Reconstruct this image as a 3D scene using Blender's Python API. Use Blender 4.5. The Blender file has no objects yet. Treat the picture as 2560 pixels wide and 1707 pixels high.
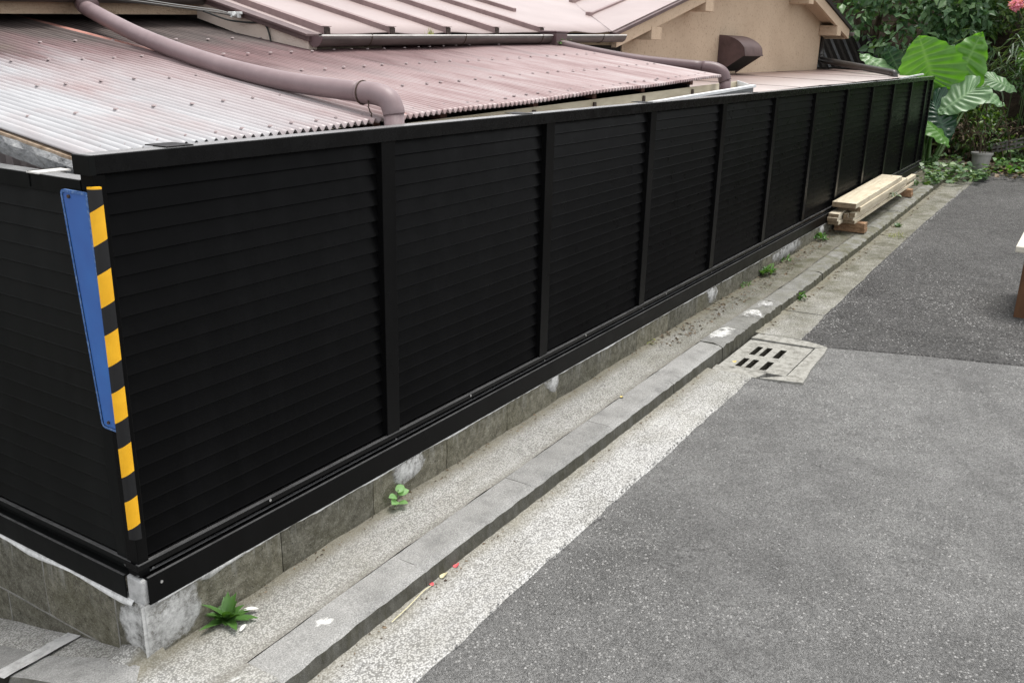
import bpy, math, random
import numpy as np
from mathutils import Vector, Matrix
R = math.radians
rnd = random.Random(7)
rng = np.random.default_rng(7)
scene = bpy.context.scene
COL = scene.collection

# ------------------------------------------------------------------ camera, sky, sun, exposure
cam_d = bpy.data.cameras.new('camera')
cam = bpy.data.objects.new('camera', cam_d); COL.objects.link(cam)
cam_d.sensor_width = 36; cam_d.lens = 32.148; cam_d.clip_start = 0.05; cam_d.clip_end = 500
yaw, pitch, roll = R(31.8304), R(17.9223), R(-1.3233)
fw = Vector((math.cos(yaw)*math.cos(pitch), math.sin(yaw)*math.cos(pitch), -math.sin(pitch)))
rt = Vector((math.sin(yaw), -math.cos(yaw), 0)); dn = fw.cross(rt)
r2 = rt*math.cos(roll) + dn*math.sin(roll); d2 = -rt*math.sin(roll) + dn*math.cos(roll)
mw = Matrix((r2, -d2, -fw)).transposed().to_4x4(); mw.translation = Vector((-1.17077, -1.77165, 1.56835))
cam.matrix_world = mw
scene.camera = cam

SUN_DIR = Vector((0.16, -0.06, 0.95)).normalized()     # towards the veiled sun, almost overhead
world = bpy.data.worlds.new('World'); scene.world = world; world.use_nodes = True
wn = world.node_tree; bg = wn.nodes['Background']
sky = wn.nodes.new('ShaderNodeTexSky'); sky.sky_type = 'NISHITA'; sky.sun_disc = False
sky.sun_elevation = math.asin(SUN_DIR.z); sky.sun_rotation = math.atan2(SUN_DIR.x, SUN_DIR.y)
sky.air_density = 1.0; sky.dust_density = 1.2; sky.ozone_density = 1.0
hsv = wn.nodes.new('ShaderNodeHueSaturation'); hsv.inputs['Saturation'].default_value = 0.10
wn.links.new(sky.outputs[0], hsv.inputs['Color']); wn.links.new(hsv.outputs[0], bg.inputs['Color'])
bg.inputs['Strength'].default_value = 0.13
sl = bpy.data.lights.new('sun', 'SUN'); sl.energy = 1.5; sl.angle = R(28); sl.color = (1.0, 0.96, 0.90)
so = bpy.data.objects.new('sun', sl); COL.objects.link(so)
so.rotation_euler = (-SUN_DIR).to_track_quat('-Z', 'Y').to_euler()
vs = scene.view_settings
vs.view_transform = 'Standard'; vs.look = 'None'; vs.gamma = 1; vs.use_curve_mapping = False
vs.exposure = 1.42
scene.cycles.max_bounces = 8; scene.cycles.diffuse_bounces = 4; scene.cycles.glossy_bounces = 3
scene.cycles.transmission_bounces = 4; scene.cycles.transparent_max_bounces = 4

# ------------------------------------------------------------------ node helpers
class Mat:
    def __init__(s, name, rough=0.8, spec=0.3, metal=0.0, color=(0.5, 0.5, 0.5)):
        s.m = bpy.data.materials.new(name); s.m.use_nodes = True
        s.nt = s.m.node_tree; s.b = s.nt.nodes['Principled BSDF']
        s.b.inputs['Roughness'].default_value = rough
        s.b.inputs['Specular IOR Level'].default_value = spec
        s.b.inputs['Metallic'].default_value = metal
        s.b.inputs['Base Color'].default_value = (*color, 1)
        s.pos = s.nt.nodes.new('ShaderNodeNewGeometry').outputs['Position']
        s._xyz = None
    def n(s, t): return s.nt.nodes.new(t)
    def l(s, a, b): s.nt.links.new(a, b)
    def vec(s, scale=(1, 1, 1), v=None):
        k = s.n('ShaderNodeMapping'); s.l(v or s.pos, k.inputs['Vector']); k.inputs['Scale'].default_value = scale
        return k.outputs[0]
    def noise(s, scale, detail=4, rough=0.6, v=None, dist=0):
        k = s.n('ShaderNodeTexNoise'); s.l(v or s.pos, k.inputs['Vector'])
        k.inputs['Scale'].default_value = scale; k.inputs['Detail'].default_value = detail
        k.inputs['Roughness'].default_value = rough; k.inputs['Distortion'].default_value = dist
        return k.outputs['Fac']
    def voro(s, scale, out='Color', v=None, feature='F1'):
        k = s.n('ShaderNodeTexVoronoi'); s.l(v or s.pos, k.inputs['Vector']); k.feature = feature
        k.inputs['Scale'].default_value = scale
        return k.outputs[out]
    def ramp(s, f, stops, interp='LINEAR'):
        k = s.n('ShaderNodeValToRGB'); s.l(f, k.inputs[0]); e = k.color_ramp.elements; k.color_ramp.interpolation = interp
        while len(e) < len(stops): e.new(0.5)
        for el, (p, c) in zip(e, stops):
            el.position = p
            if not hasattr(c, '__len__'): c = (c, c, c)
            el.color = (*c[:3], 1)
        return k.outputs[0]
    def mix(s, f, a, b, mode='MIX'):
        k = s.n('ShaderNodeMix'); k.data_type = 'RGBA'; k.blend_type = mode
        for i, v in ((0, f), (6, a), (7, b)):
            if hasattr(v, 'links'): s.l(v, k.inputs[i])
            elif i == 0: k.inputs[0].default_value = v
            else: k.inputs[i].default_value = (*v, 1) if hasattr(v, '__len__') else (v, v, v, 1)
        return k.outputs[2]
    def math(s, op, a, b=0.0, clamp=False):
        k = s.n('ShaderNodeMath'); k.operation = op; k.use_clamp = clamp
        for i, v in ((0, a), (1, b)):
            if hasattr(v, 'links'): s.l(v, k.inputs[i])
            else: k.inputs[i].default_value = v
        return k.outputs[0]
    def xyz(s, i):
        if s._xyz is None:
            k = s.n('ShaderNodeSeparateXYZ'); s.l(s.pos, k.inputs[0]); s._xyz = k
        return s._xyz.outputs[i]
    def remap(s, f, a, b, c=0.0, d=1.0):
        k = s.n('ShaderNodeMapRange'); s.l(f, k.inputs[0])
        for i, v in enumerate((a, b, c, d)): k.inputs[i+1].default_value = v
        return k.outputs[0]
    def color(s, c): s.l(c, s.b.inputs['Base Color']); return s
    def roughness(s, c): s.l(c, s.b.inputs['Roughness']); return s
    def bump(s, h, strength=0.5, dist=0.01):
        k = s.n('ShaderNodeBump'); s.l(h, k.inputs['Height']); k.inputs['Strength'].default_value = strength
        k.inputs['Distance'].default_value = dist; s.l(k.outputs[0], s.b.inputs['Normal']); return s

# ------------------------------------------------------------------ materials
def concrete_aggregate(name, dark, mid, light, scale, moss=0.35, bump=0.004):
    """washed concrete with visible stones; gets mossier further down the lane"""
    k = Mat(name, 0.9, 0.2)
    jit = k.mix(0.02, k.pos, k.voro(60), 'ADD')
    v = k.voro(scale); g = k.n('ShaderNodeSeparateColor'); k.l(v, g.inputs[0])
    st = k.ramp(g.outputs[0], [(0.0, dark), (0.12, dark), (0.26, mid), (0.5, light), (1.0, tuple(min(1, c*1.12) for c in light))])
    fine = k.noise(220, 2, 0.7)
    st = k.mix(0.30, st, k.ramp(fine, [(0.3, dark), (0.7, light)]))
    cement = tuple(0.5*a+0.5*b for a, b in zip(mid, light))
    patch = k.ramp(k.noise(2.3, 5, 0.65), [(0.35, 0.0), (0.7, 1.0)])
    d0 = k.voro(scale, 'Distance')
    st = k.mix(k.ramp(d0, [(0.42, 0.0), (0.66, 0.7)]), st, tuple(c*0.7 for c in dark))
    c = k.mix(k.math('MULTIPLY', patch, 0.30), st, cement)
    far = k.remap(k.xyz(0), 2.0, 5.2)
    mo = k.math('MULTIPLY', k.ramp(k.noise(5.5, 7, 0.75), [(0.33, 0.0), (0.60, 1.0)]), k.math('ADD', k.math('MULTIPLY', far, moss), 0.12))
    c = k.mix(mo, c, k.mix(k.noise(40, 3), (0.045, 0.043, 0.028), (0.15, 0.15, 0.085)))
    c = k.mix(k.math('MULTIPLY', far, 0.75), c, k.mix(1.0, c, (0.56, 0.54, 0.46), 'MULTIPLY'))
    st2 = k.ramp(k.noise(1.2, 3, 0.6, k.vec((1, 3, 1))), [(0.3, 0.80), (0.7, 1.06)])
    c = k.mix(1.0, c, st2, 'MULTIPLY')
    dirty = k.ramp(k.noise(3.4, 7, 0.75, k.vec((0.7, 1.6, 1))), [(0.46, 0.0), (0.70, 0.55)])
    c = k.mix(dirty, c, k.mix(1.0, c, (0.66, 0.64, 0.58), 'MULTIPLY'))
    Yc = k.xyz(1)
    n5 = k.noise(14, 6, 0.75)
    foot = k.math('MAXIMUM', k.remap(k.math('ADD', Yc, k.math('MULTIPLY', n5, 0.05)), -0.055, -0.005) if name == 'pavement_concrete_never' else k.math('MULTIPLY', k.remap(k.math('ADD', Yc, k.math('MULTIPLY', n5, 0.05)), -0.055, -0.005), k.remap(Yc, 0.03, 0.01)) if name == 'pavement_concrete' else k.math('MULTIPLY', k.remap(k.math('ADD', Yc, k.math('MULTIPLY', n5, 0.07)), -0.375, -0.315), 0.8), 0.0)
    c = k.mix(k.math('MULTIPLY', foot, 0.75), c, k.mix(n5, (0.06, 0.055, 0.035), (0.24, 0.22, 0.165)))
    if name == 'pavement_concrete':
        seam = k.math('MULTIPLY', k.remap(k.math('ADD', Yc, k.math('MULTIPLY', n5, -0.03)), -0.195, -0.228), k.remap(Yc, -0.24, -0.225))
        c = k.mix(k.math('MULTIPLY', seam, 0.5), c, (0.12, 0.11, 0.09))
    k.color(c)
    d = k.voro(scale, 'Distance')
    h = k.math('ADD', k.math('MULTIPLY', d, -1.0), k.math('MULTIPLY', fine, 0.4))
    k.bump(h, 0.55, bump)
    return k.m

M = {}
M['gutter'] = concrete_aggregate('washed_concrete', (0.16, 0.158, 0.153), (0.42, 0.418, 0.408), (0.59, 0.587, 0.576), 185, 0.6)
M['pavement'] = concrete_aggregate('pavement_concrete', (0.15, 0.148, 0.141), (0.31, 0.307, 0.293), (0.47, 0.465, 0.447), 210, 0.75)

def mk_kerb():
    k = Mat('kerb_concrete', 0.9, 0.2)
    base = k.ramp(k.noise(260, 3, 0.75), [(0.3, (0.13, 0.13, 0.126)), (0.52, (0.225, 0.224, 0.217)), (0.75, (0.37, 0.366, 0.353))])
    oi = k.n('ShaderNodeObjectInfo').outputs['Random']
    base = k.mix(1.0, base, k.ramp(oi, [(0, 0.82), (1, 1.12)]), 'MULTIPLY')
    blot = k.ramp(k.noise(7, 6, 0.7), [(0.32, 0.7), (0.5, 1.0), (0.75, 1.25)])
    base = k.mix(1.0, base, blot, 'MULTIPLY')
    # moss and dirt live on the vertical face and on the shaded far stretch
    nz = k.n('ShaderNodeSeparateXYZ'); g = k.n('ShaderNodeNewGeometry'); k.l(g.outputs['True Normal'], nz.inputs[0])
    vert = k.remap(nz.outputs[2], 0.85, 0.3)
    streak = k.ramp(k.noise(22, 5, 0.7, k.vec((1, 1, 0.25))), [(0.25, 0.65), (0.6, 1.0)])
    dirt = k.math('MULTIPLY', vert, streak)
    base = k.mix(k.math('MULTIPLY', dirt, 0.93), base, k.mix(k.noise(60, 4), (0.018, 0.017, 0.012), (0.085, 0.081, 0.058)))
    far = k.remap(k.xyz(0), 2.8, 6.0)
    mo = k.math('MULTIPLY', k.ramp(k.noise(9, 6, 0.72), [(0.3, 0.0), (0.6, 1.0)]), k.math('MULTIPLY', far, 0.85))
    base = k.mix(mo, base, k.mix(k.noise(50, 3), (0.05, 0.048, 0.03), (0.15, 0.145, 0.09)))
    k.color(base)
    k.bump(k.math('ADD', k.noise(260, 3, 0.75), k.math('MULTIPLY', k.noise(24, 4, 0.7), 2.0)), 0.5, 0.004)
    return k.m
M['kerb'] = mk_kerb()

def mk_block():
    k = Mat('mossy_block', 0.95, 0.15)
    base = k.ramp(k.noise(34, 9, 0.85), [(0.28, (0.034, 0.032, 0.025)), (0.48, (0.125, 0.119, 0.094)), (0.70, (0.28, 0.272, 0.228))])
    base = k.mix(k.ramp(k.noise(5, 5, 0.7), [(0.45, 0.0), (0.7, 0.5)]), base, (0.085, 0.081, 0.05))
    oi = k.n('ShaderNodeObjectInfo').outputs['Random']
    base = k.mix(1.0, base, k.ramp(oi, [(0, (0.75, 0.75, 0.75)), (1, (1.2, 1.17, 1.1))]), 'MULTIPLY')
    speck = k.ramp(k.noise(190, 3, 0.8), [(0.57, 0.0), (0.68, 1.0)])
    base = k.mix(k.math('MULTIPLY', speck, 0.6), base, (0.33, 0.32, 0.28))
    hole = k.ramp(k.noise(140, 2, 0.7), [(0.28, 1.0), (0.38, 0.0)])
    base = k.mix(hole, base, (0.015, 0.015, 0.012))
    # lime washed down from the mortar on top
    run = k.ramp(k.noise(30, 4, 0.7, k.vec((1, 1, 0.12))), [(0.52, 0.0), (0.75, 1.0)])
    up = k.remap(k.xyz(2), 0.16, 0.25)
    base = k.mix(k.math('MULTIPLY', k.math('MULTIPLY', run, up), 0.7), base, (0.42, 0.42, 0.40))
    k.color(base)
    k.bump(k.math('ADD', k.noise(130, 4, 0.8), k.math('MULTIPLY', k.noise(18, 4, 0.7), 1.5)), 0.8, 0.006)
    return k.m
M['block'] = mk_block()

def mk_mortar(name, a, b):
    k = Mat(name, 0.9, 0.2)
    k.color(k.ramp(k.noise(28, 6, 0.75), [(0.28, a), (0.55, b), (0.8, tuple(min(1, c*1.12) for c in b))]))
    k.bump(k.noise(55, 6, 0.75), 0.8, 0.006); return k.m
def mk_smear(name, a, b):
    k = Mat(name, 0.9, 0.2)
    k.color(k.ramp(k.noise(28, 6, 0.75), [(0.28, a), (0.6, b), (0.85, tuple(c*1.1 for c in b))]))
    k.bump(k.noise(55, 6, 0.75), 0.8, 0.005)
    at = k.n('ShaderNodeAttribute'); at.attribute_name = 'body'
    f = k.math('ADD', k.math('MULTIPLY', k.math('SUBTRACT', k.noise(17, 8, 0.8), 0.5), 2.6), k.math('MULTIPLY', at.outputs['Fac'], 1.1))
    k.l(k.ramp(f, [(0.10, 0.0), (0.75, 0.95)]), k.b.inputs['Alpha']); return k.m
M['smear'] = mk_smear('mortar_smear', (0.22, 0.22, 0.21), (0.42, 0.42, 0.41))
M['smear_white'] = mk_smear('lime_smear', (0.24, 0.24, 0.23), (0.58, 0.58, 0.57))
M['paint_smear'] = mk_smear('worn_white_paint', (0.55, 0.55, 0.53), (0.80, 0.80, 0.78))
M['mortar'] = mk_mortar('pale_mortar', (0.34, 0.34, 0.33), (0.68, 0.68, 0.67))
M['mortar_grey'] = mk_mortar('grey_mortar', (0.22, 0.22, 0.215), (0.46, 0.46, 0.455))
M['white_paint'] = mk_mortar('white_paint', (0.46, 0.46, 0.44), (0.80, 0.80, 0.78))
M['lid'] = mk_mortar('worn_concrete', (0.11, 0.105, 0.09), (0.30, 0.295, 0.27))
M['joint'] = Mat('dark_joint_and_shade', 1, 0.1, color=(0.05, 0.046, 0.036)).m

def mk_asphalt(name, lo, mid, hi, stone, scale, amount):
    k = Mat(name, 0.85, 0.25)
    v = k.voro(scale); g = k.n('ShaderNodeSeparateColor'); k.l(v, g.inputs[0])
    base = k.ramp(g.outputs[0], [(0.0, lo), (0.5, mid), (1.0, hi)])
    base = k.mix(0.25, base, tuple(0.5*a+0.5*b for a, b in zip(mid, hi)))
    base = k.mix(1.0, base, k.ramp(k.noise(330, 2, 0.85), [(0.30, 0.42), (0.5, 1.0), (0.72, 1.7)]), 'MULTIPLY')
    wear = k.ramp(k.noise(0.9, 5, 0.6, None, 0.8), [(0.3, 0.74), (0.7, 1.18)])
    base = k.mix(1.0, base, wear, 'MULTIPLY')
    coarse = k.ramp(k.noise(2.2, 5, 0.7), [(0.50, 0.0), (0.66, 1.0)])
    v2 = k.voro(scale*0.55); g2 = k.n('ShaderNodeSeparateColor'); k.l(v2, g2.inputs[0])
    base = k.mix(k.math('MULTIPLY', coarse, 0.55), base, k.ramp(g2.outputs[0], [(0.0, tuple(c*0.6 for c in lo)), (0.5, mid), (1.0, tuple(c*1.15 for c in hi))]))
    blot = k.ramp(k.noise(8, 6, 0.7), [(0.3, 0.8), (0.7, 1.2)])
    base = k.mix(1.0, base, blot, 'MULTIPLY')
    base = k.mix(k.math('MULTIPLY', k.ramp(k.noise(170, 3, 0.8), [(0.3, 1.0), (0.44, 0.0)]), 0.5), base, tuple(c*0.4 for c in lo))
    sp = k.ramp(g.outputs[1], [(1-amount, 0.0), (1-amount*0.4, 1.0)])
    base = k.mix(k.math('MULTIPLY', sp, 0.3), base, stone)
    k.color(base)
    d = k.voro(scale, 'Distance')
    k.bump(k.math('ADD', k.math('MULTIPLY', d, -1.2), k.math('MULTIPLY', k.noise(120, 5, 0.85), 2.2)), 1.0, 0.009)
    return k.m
M['asphalt'] = mk_asphalt('asphalt', (0.125, 0.124, 0.120), (0.245, 0.243, 0.237), (0.36, 0.357, 0.349), (0.46, 0.45, 0.43), 230, 0.06)
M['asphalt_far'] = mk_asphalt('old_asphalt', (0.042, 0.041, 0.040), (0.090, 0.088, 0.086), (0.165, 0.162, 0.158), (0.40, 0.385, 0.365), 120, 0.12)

def mk_fence(name, c, rough=0.42, spec=0.03):
    k = Mat(name, rough, spec)
    k.color(k.mix(k.ramp(k.noise(1.0, 6, 0.72, k.vec((9, 9, 1.3))), [(0.48, 0.0), (0.78, 0.5)]), tuple(x*0.9 for x in c), tuple(x*1.7+0.001 for x in c)))
    dust = k.ramp(k.noise(14, 6, 0.75), [(0.35, rough-0.05), (0.75, rough+0.1)]); k.roughness(dust)
    k.bump(k.noise(700, 2), 0.06, 0.001)
    return k.m
M['fence'] = mk_fence('black_powder_coat', (0.0032, 0.0032, 0.0034), 0.32)
M['fence_post'] = mk_fence('black_post_coat', (0.0036, 0.0036, 0.0038), 0.32, 0.07)
M['fence_rail'] = mk_fence('black_rail_coat', (0.004, 0.004, 0.0043), 0.26, 0.12)
k = Mat('highlit_ledge', 0.30, 0.5); k.color(k.ramp(k.noise(7, 6, 0.75, k.vec((1, 4, 4))), [(0.3, (0.035, 0.035, 0.036)), (0.7, (0.11, 0.11, 0.11))])); M['ledge_or_glint'] = k.m  # lighter grey paints the sky highlight on the fence lips
k = Mat('highlit_rail_top', 0.26, 0.5); k.color(k.ramp(k.noise(5, 6, 0.75, k.vec((1, 4, 4))), [(0.3, (0.09, 0.091, 0.092)), (0.7, (0.22, 0.22, 0.22))])); M['cap_glint'] = k.m  # paler still: sky sheen on the rail tops, put into the colour
M['fence_side'] = mk_fence('charcoal_powder_coat', (0.0065, 0.0070, 0.0069), 0.40, 0.07)
M['screw'] = Mat('steel_screw', 0.35, 0.5, 1.0, (0.6, 0.6, 0.6)).m

def mk_guard():
    k = Mat('striped_foam', 0.45, 0.4)
    # bands printed on the foam: period 136 mm, 72 mm yellow, slanting round the corner
    slant = k.math('MULTIPLY', k.math('SUBTRACT', k.xyz(0), k.xyz(1)), 0.42)
    t = k.math('SUBTRACT', k.xyz(2), slant)
    t = k.math('DIVIDE', k.math('SUBTRACT', t, 0.4645), 0.1364)
    f = k.math('FRACT', t)
    m = k.math('LESS_THAN', f, 0.535)
    ok = k.math('MULTIPLY', k.math('GREATER_THAN', k.xyz(2), 0.45), k.math('LESS_THAN', t, 5.9))
    top = k.math('GREATER_THAN', k.xyz(2), 1.2615)
    m = k.math('MAXIMUM', k.math('MULTIPLY', m, ok), top)
    ye = k.ramp(k.noise(20, 4), [(0.3, (0.80, 0.40, 0.010)), (0.7, (0.93, 0.49, 0.016))])
    k.color(k.mix(m, (0.008, 0.008, 0.009), ye)); return k.m
M['guard'] = mk_guard()

def mk_sign():
    k = Mat('blue_enamel', 0.45, 0.4)
    k.color(k.ramp(k.noise(4, 3), [(0.35, (0.040, 0.105, 0.34)), (0.65, (0.042, 0.145, 0.43))])); return k.m
M['sign'] = mk_sign()
k = Mat('chipped_enamel_rim', 0.5, 0.4)
k.color(k.ramp(k.noise(120, 4, 0.8), [(0.45, (0.03, 0.10, 0.30)), (0.66, (0.16, 0.25, 0.42)), (0.8, (0.5, 0.52, 0.55))])); M['sign_rim'] = k.m

def mk_corr():
    k = Mat('faded_corrugated_paint', 0.42, 0.5)
    X, Y = k.xyz(0), k.xyz(1)
    streak = k.noise(2.2, 5, 0.62, k.vec((3.2, 0.55, 1)))
    fine = k.noise(1.0, 6, 0.7, k.vec((31, 2.0, 1)))
    chalk = k.ramp(k.math('ADD', k.math('MULTIPLY', streak, 0.75), k.math('MULTIPLY', fine, 0.25)),
                   [(0.32, (0.17, 0.098, 0.096)), (0.47, (0.27, 0.19, 0.188)), (0.60, (0.35, 0.293, 0.292)), (0.74, (0.41, 0.39, 0.392))])
    # galvanised grey showing through on the left sheets
    grey = k.math('MULTIPLY', k.ramp(k.noise(1.6, 4, 0.6, k.vec((1.5, 0.9, 1))), [(0.28, 0.0), (0.50, 1.0)]), k.remap(X, 1.30, 0.55))
    c = k.mix(grey, chalk, k.ramp(fine, [(0.3, (0.29, 0.29, 0.30)), (0.7, (0.42, 0.42, 0.43))]))
    # the upper part never washed clean: old maroon paint and grime
    edge = k.math('ADD', Y, k.math('ADD', k.math('MULTIPLY', k.math('SUBTRACT', streak, 0.5), 1.5), k.math('MULTIPLY', k.math('SUBTRACT', fine, 0.5), 0.5)))
    left = k.math('SUBTRACT', k.remap(X, 2.5, 3.2, 0.0, -0.25), k.remap(X, 1.7, 0.9, 0.0, 0.42))
    old = k.remap(k.math('ADD', edge, left), 0.72, 1.18)
    c = k.mix(k.math('MULTIPLY', old, 0.92), c, k.ramp(fine, [(0.3, (0.062, 0.030, 0.031)), (0.7, (0.175, 0.10, 0.102))]))
    soot = k.remap(k.math('ADD', edge, k.math('MULTIPLY', left, 0.5)), 1.35, 1.85)
    c = k.mix(k.math('MULTIPLY', soot, 0.85), c, k.ramp(fine, [(0.3, (0.03, 0.025, 0.022)), (0.7, (0.09, 0.075, 0.068))]))
    moss = k.math('MULTIPLY', k.math('MULTIPLY', k.ramp(k.noise(7, 5, 0.7), [(0.42, 0.0), (0.6, 1.0)]), k.remap(X, 1.0, 0.6)), soot)
    c = k.mix(k.math('MULTIPLY', moss, 0.6), c, (0.11, 0.10, 0.04))
    # grime lying in the troughs of the corrugation
    tr = k.math('COSINE', k.math('MULTIPLY', k.math('SUBTRACT', X, 0.014), 2*math.pi/0.032))
    gr = k.math('MULTIPLY', k.remap(tr, -0.35, -0.95), k.ramp(fine, [(0.25, 0.35), (0.6, 0.8)]))
    c = k.mix(gr, c, k.mix(1.0, c, (0.36, 0.33, 0.33), 'MULTIPLY'))
    k.color(c)
    k.roughness(k.remap(old, 0, 1, 0.40, 0.75))
    return k.m
M['corr'] = mk_corr()
k = Mat('rusty_lap', 0.6, 0.3); k.color(k.ramp(k.noise(6, 5, 0.7, k.vec((6, 1, 1))), [(0.3, (0.24, 0.09, 0.07)), (0.7, (0.46, 0.24, 0.20))])); M['rust'] = k.m

def mk_roof():
    k = Mat('dusty_pink_roof_paint', 0.42, 0.45)
    c = k.ramp(k.noise(1.6, 6, 0.65), [(0.3, (0.255, 0.198, 0.190)), (0.7, (0.315, 0.252, 0.242))])
    c = k.mix(k.ramp(k.noise(60, 4, 0.75), [(0.62, 0.0), (0.76, 0.35)]), c, (0.25, 0.17, 0.15))
    k.color(c); k.bump(k.noise(3, 3), 0.10, 0.02); return k.m
M['roof'] = mk_roof()
k = Mat('roof_batten_paint', 0.5, 0.4); k.color(k.ramp(k.noise(9, 5, 0.7), [(0.3, (0.165, 0.11, 0.106)), (0.7, (0.25, 0.175, 0.17))])); M['batten'] = k.m
k = Mat('maroon_trim', 0.5, 0.4); k.color(k.ramp(k.noise(7, 5, 0.7), [(0.3, (0.055, 0.032, 0.032)), (0.7, (0.115, 0.072, 0.07))])); M['maroon'] = k.m
k = Mat('dirty_wood_end', 0.9, 0.2); k.color(k.ramp(k.noise(90, 5, 0.75), [(0.35, (0.02, 0.015, 0.013)), (0.7, (0.12, 0.09, 0.08))])); M['cap_end'] = k.m
def mk_pipe(name, a, b, rough):
    k = Mat(name, rough, 0.45)
    c = k.ramp(k.noise(5, 6, 0.65), [(0.3, a), (0.7, b)])
    c = k.mix(k.ramp(k.noise(120, 4, 0.8), [(0.66, 0.0), (0.74, 0.5)]), c, (0.5, 0.46, 0.45))
    k.color(c); return k.m
M['pipe'] = mk_pipe('mauve_pvc', (0.155, 0.108, 0.113), (0.215, 0.158, 0.164), 0.5)
M['pipe_dark'] = mk_pipe('maroon_pvc', (0.082, 0.050, 0.053), (0.125, 0.080, 0.084), 0.45)
M['pipe_black'] = mk_pipe('black_brown_pvc', (0.028, 0.025, 0.024), (0.055, 0.05, 0.048), 0.4)
k = Mat('gutter_pvc', 0.45, 0.4); k.color(k.ramp(k.noise(4, 6, 0.7, k.vec((1, 4, 4))), [(0.3, (0.045, 0.036, 0.033)), (0.7, (0.115, 0.09, 0.085))])); M['gutter_pvc'] = k.m

def mk_stucco():
    k = Mat('beige_stucco', 0.95, 0.15)
    c = k.ramp(k.noise(1.3, 5, 0.6), [(0.3, (0.44, 0.335, 0.24)), (0.7, (0.53, 0.41, 0.30))])
    c = k.mix(k.ramp(k.noise(38, 5, 0.75), [(0.32, 0.75), (0.44, 0.0)]), c, (0.22, 0.155, 0.105))
    k.color(c); k.bump(k.noise(42, 5, 0.75), 0.8, 0.012); return k.m
M['stucco'] = mk_stucco()
k = Mat('stained_stucco', 0.95, 0.15)
k.color(k.ramp(k.noise(14, 6, 0.75), [(0.3, (0.05, 0.042, 0.035)), (0.7, (0.19, 0.16, 0.125))])); M['stain'] = k.m
k = Mat('pale_stucco', 0.95, 0.15)
c = k.ramp(k.noise(2, 5), [(0.3, (0.52, 0.43, 0.37)), (0.7, (0.66, 0.57, 0.51))])
k.color(k.mix(k.ramp(k.noise(60, 5, 0.75), [(0.30, 0.5), (0.42, 0.0)]), c, (0.33, 0.26, 0.22))); k.bump(k.noise(60, 5, 0.75), 0.7, 0.008); M['stucco_pale'] = k.m
M['dark'] = Mat('dark_timber_and_shade', 0.9, 0.2, color=(0.018, 0.015, 0.013)).m
k = Mat('brown_rafter', 0.85, 0.2); k.color(k.ramp(k.noise(40, 4), [(0.3, (0.05, 0.022, 0.016)), (0.7, (0.12, 0.06, 0.045))])); M['rafter'] = k.m
k = Mat('flashing', 0.4, 0.5); k.color(k.ramp(k.noise(9, 5, 0.7), [(0.3, (0.42, 0.40, 0.38)), (0.7, (0.66, 0.65, 0.62))])); M['flashing'] = k.m
k = Mat('yellowed_pvc', 0.45, 0.4)
c = k.ramp(k.noise(3, 6, 0.7, k.vec((1, 1, 5))), [(0.3, (0.40, 0.34, 0.23)), (0.7, (0.62, 0.56, 0.43))])
k.color(k.mix(k.ramp(k.noise(9, 6, 0.75), [(0.60, 0.0), (0.78, 0.6)]), c, (0.22, 0.18, 0.12))); M['pvc_yellow'] = k.m
k = Mat('white_pvc', 0.4, 0.45); k.color(k.ramp(k.noise(8, 5, 0.7), [(0.3, (0.55, 0.56, 0.57)), (0.7, (0.74, 0.75, 0.76))])); M['pvc_white'] = k.m
M['pvc_grey'] = Mat('shaded_grey_pvc', 0.5, 0.4, color=(0.16, 0.165, 0.165)).m
M['clip'] = Mat('rusty_hanger', 0.7, 0.3, color=(0.06, 0.04, 0.03)).m
k = Mat('peeling_black_paint', 0.7, 0.3)
p = k.noise(16, 7, 0.8, k.vec((1, 1, 2.2)))
c = k.ramp(p, [(0.33, (0.03, 0.03, 0.032)), (0.45, (0.22, 0.225, 0.23)), (0.6, (0.34, 0.345, 0.35)), (0.72, (0.62, 0.62, 0.60))])
k.color(c); k.bump(p, 1.0, 0.012); M['peeling'] = k.m
k = Mat('bare_brown_edge', 0.8, 0.3); k.color(k.ramp(k.noise(18, 6, 0.75), [(0.35, (0.16, 0.10, 0.06)), (0.7, (0.50, 0.40, 0.30))])); M['bare'] = k.m
k = Mat('grey_pink_ribbed_metal', 0.6, 0.3); k.color(k.ramp(k.noise(6, 5, 0.7, k.vec((1, 1, 0.3))), [(0.3, (0.20, 0.165, 0.165)), (0.7, (0.31, 0.275, 0.275))])); M['ribwall'] = k.m
def mk_lowroof():
    k = Mat('red_brown_sheet_roof', 0.32, 0.5)
    Y = k.xyz(1)
    s = k.noise(2.2, 6, 0.65, k.vec((1.2, 0.6, 1)))
    c = k.ramp(s, [(0.3, (0.09, 0.05, 0.042)), (0.55, (0.175, 0.115, 0.10)), (0.75, (0.30, 0.24, 0.225))])
    e = k.remap(k.math('ADD', Y, k.math('MULTIPLY', s, 1.0)), 2.0, 0.9)
    c = k.mix(k.math('MULTIPLY', e, 0.75), c, (0.48, 0.43, 0.415))  # white sky glare towards the front is mixed into the colour
    k.color(c); k.roughness(k.ramp(s, [(0.3, 0.28), (0.7, 0.5)])); return k.m
M['lowroof'] = mk_lowroof()

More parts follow.
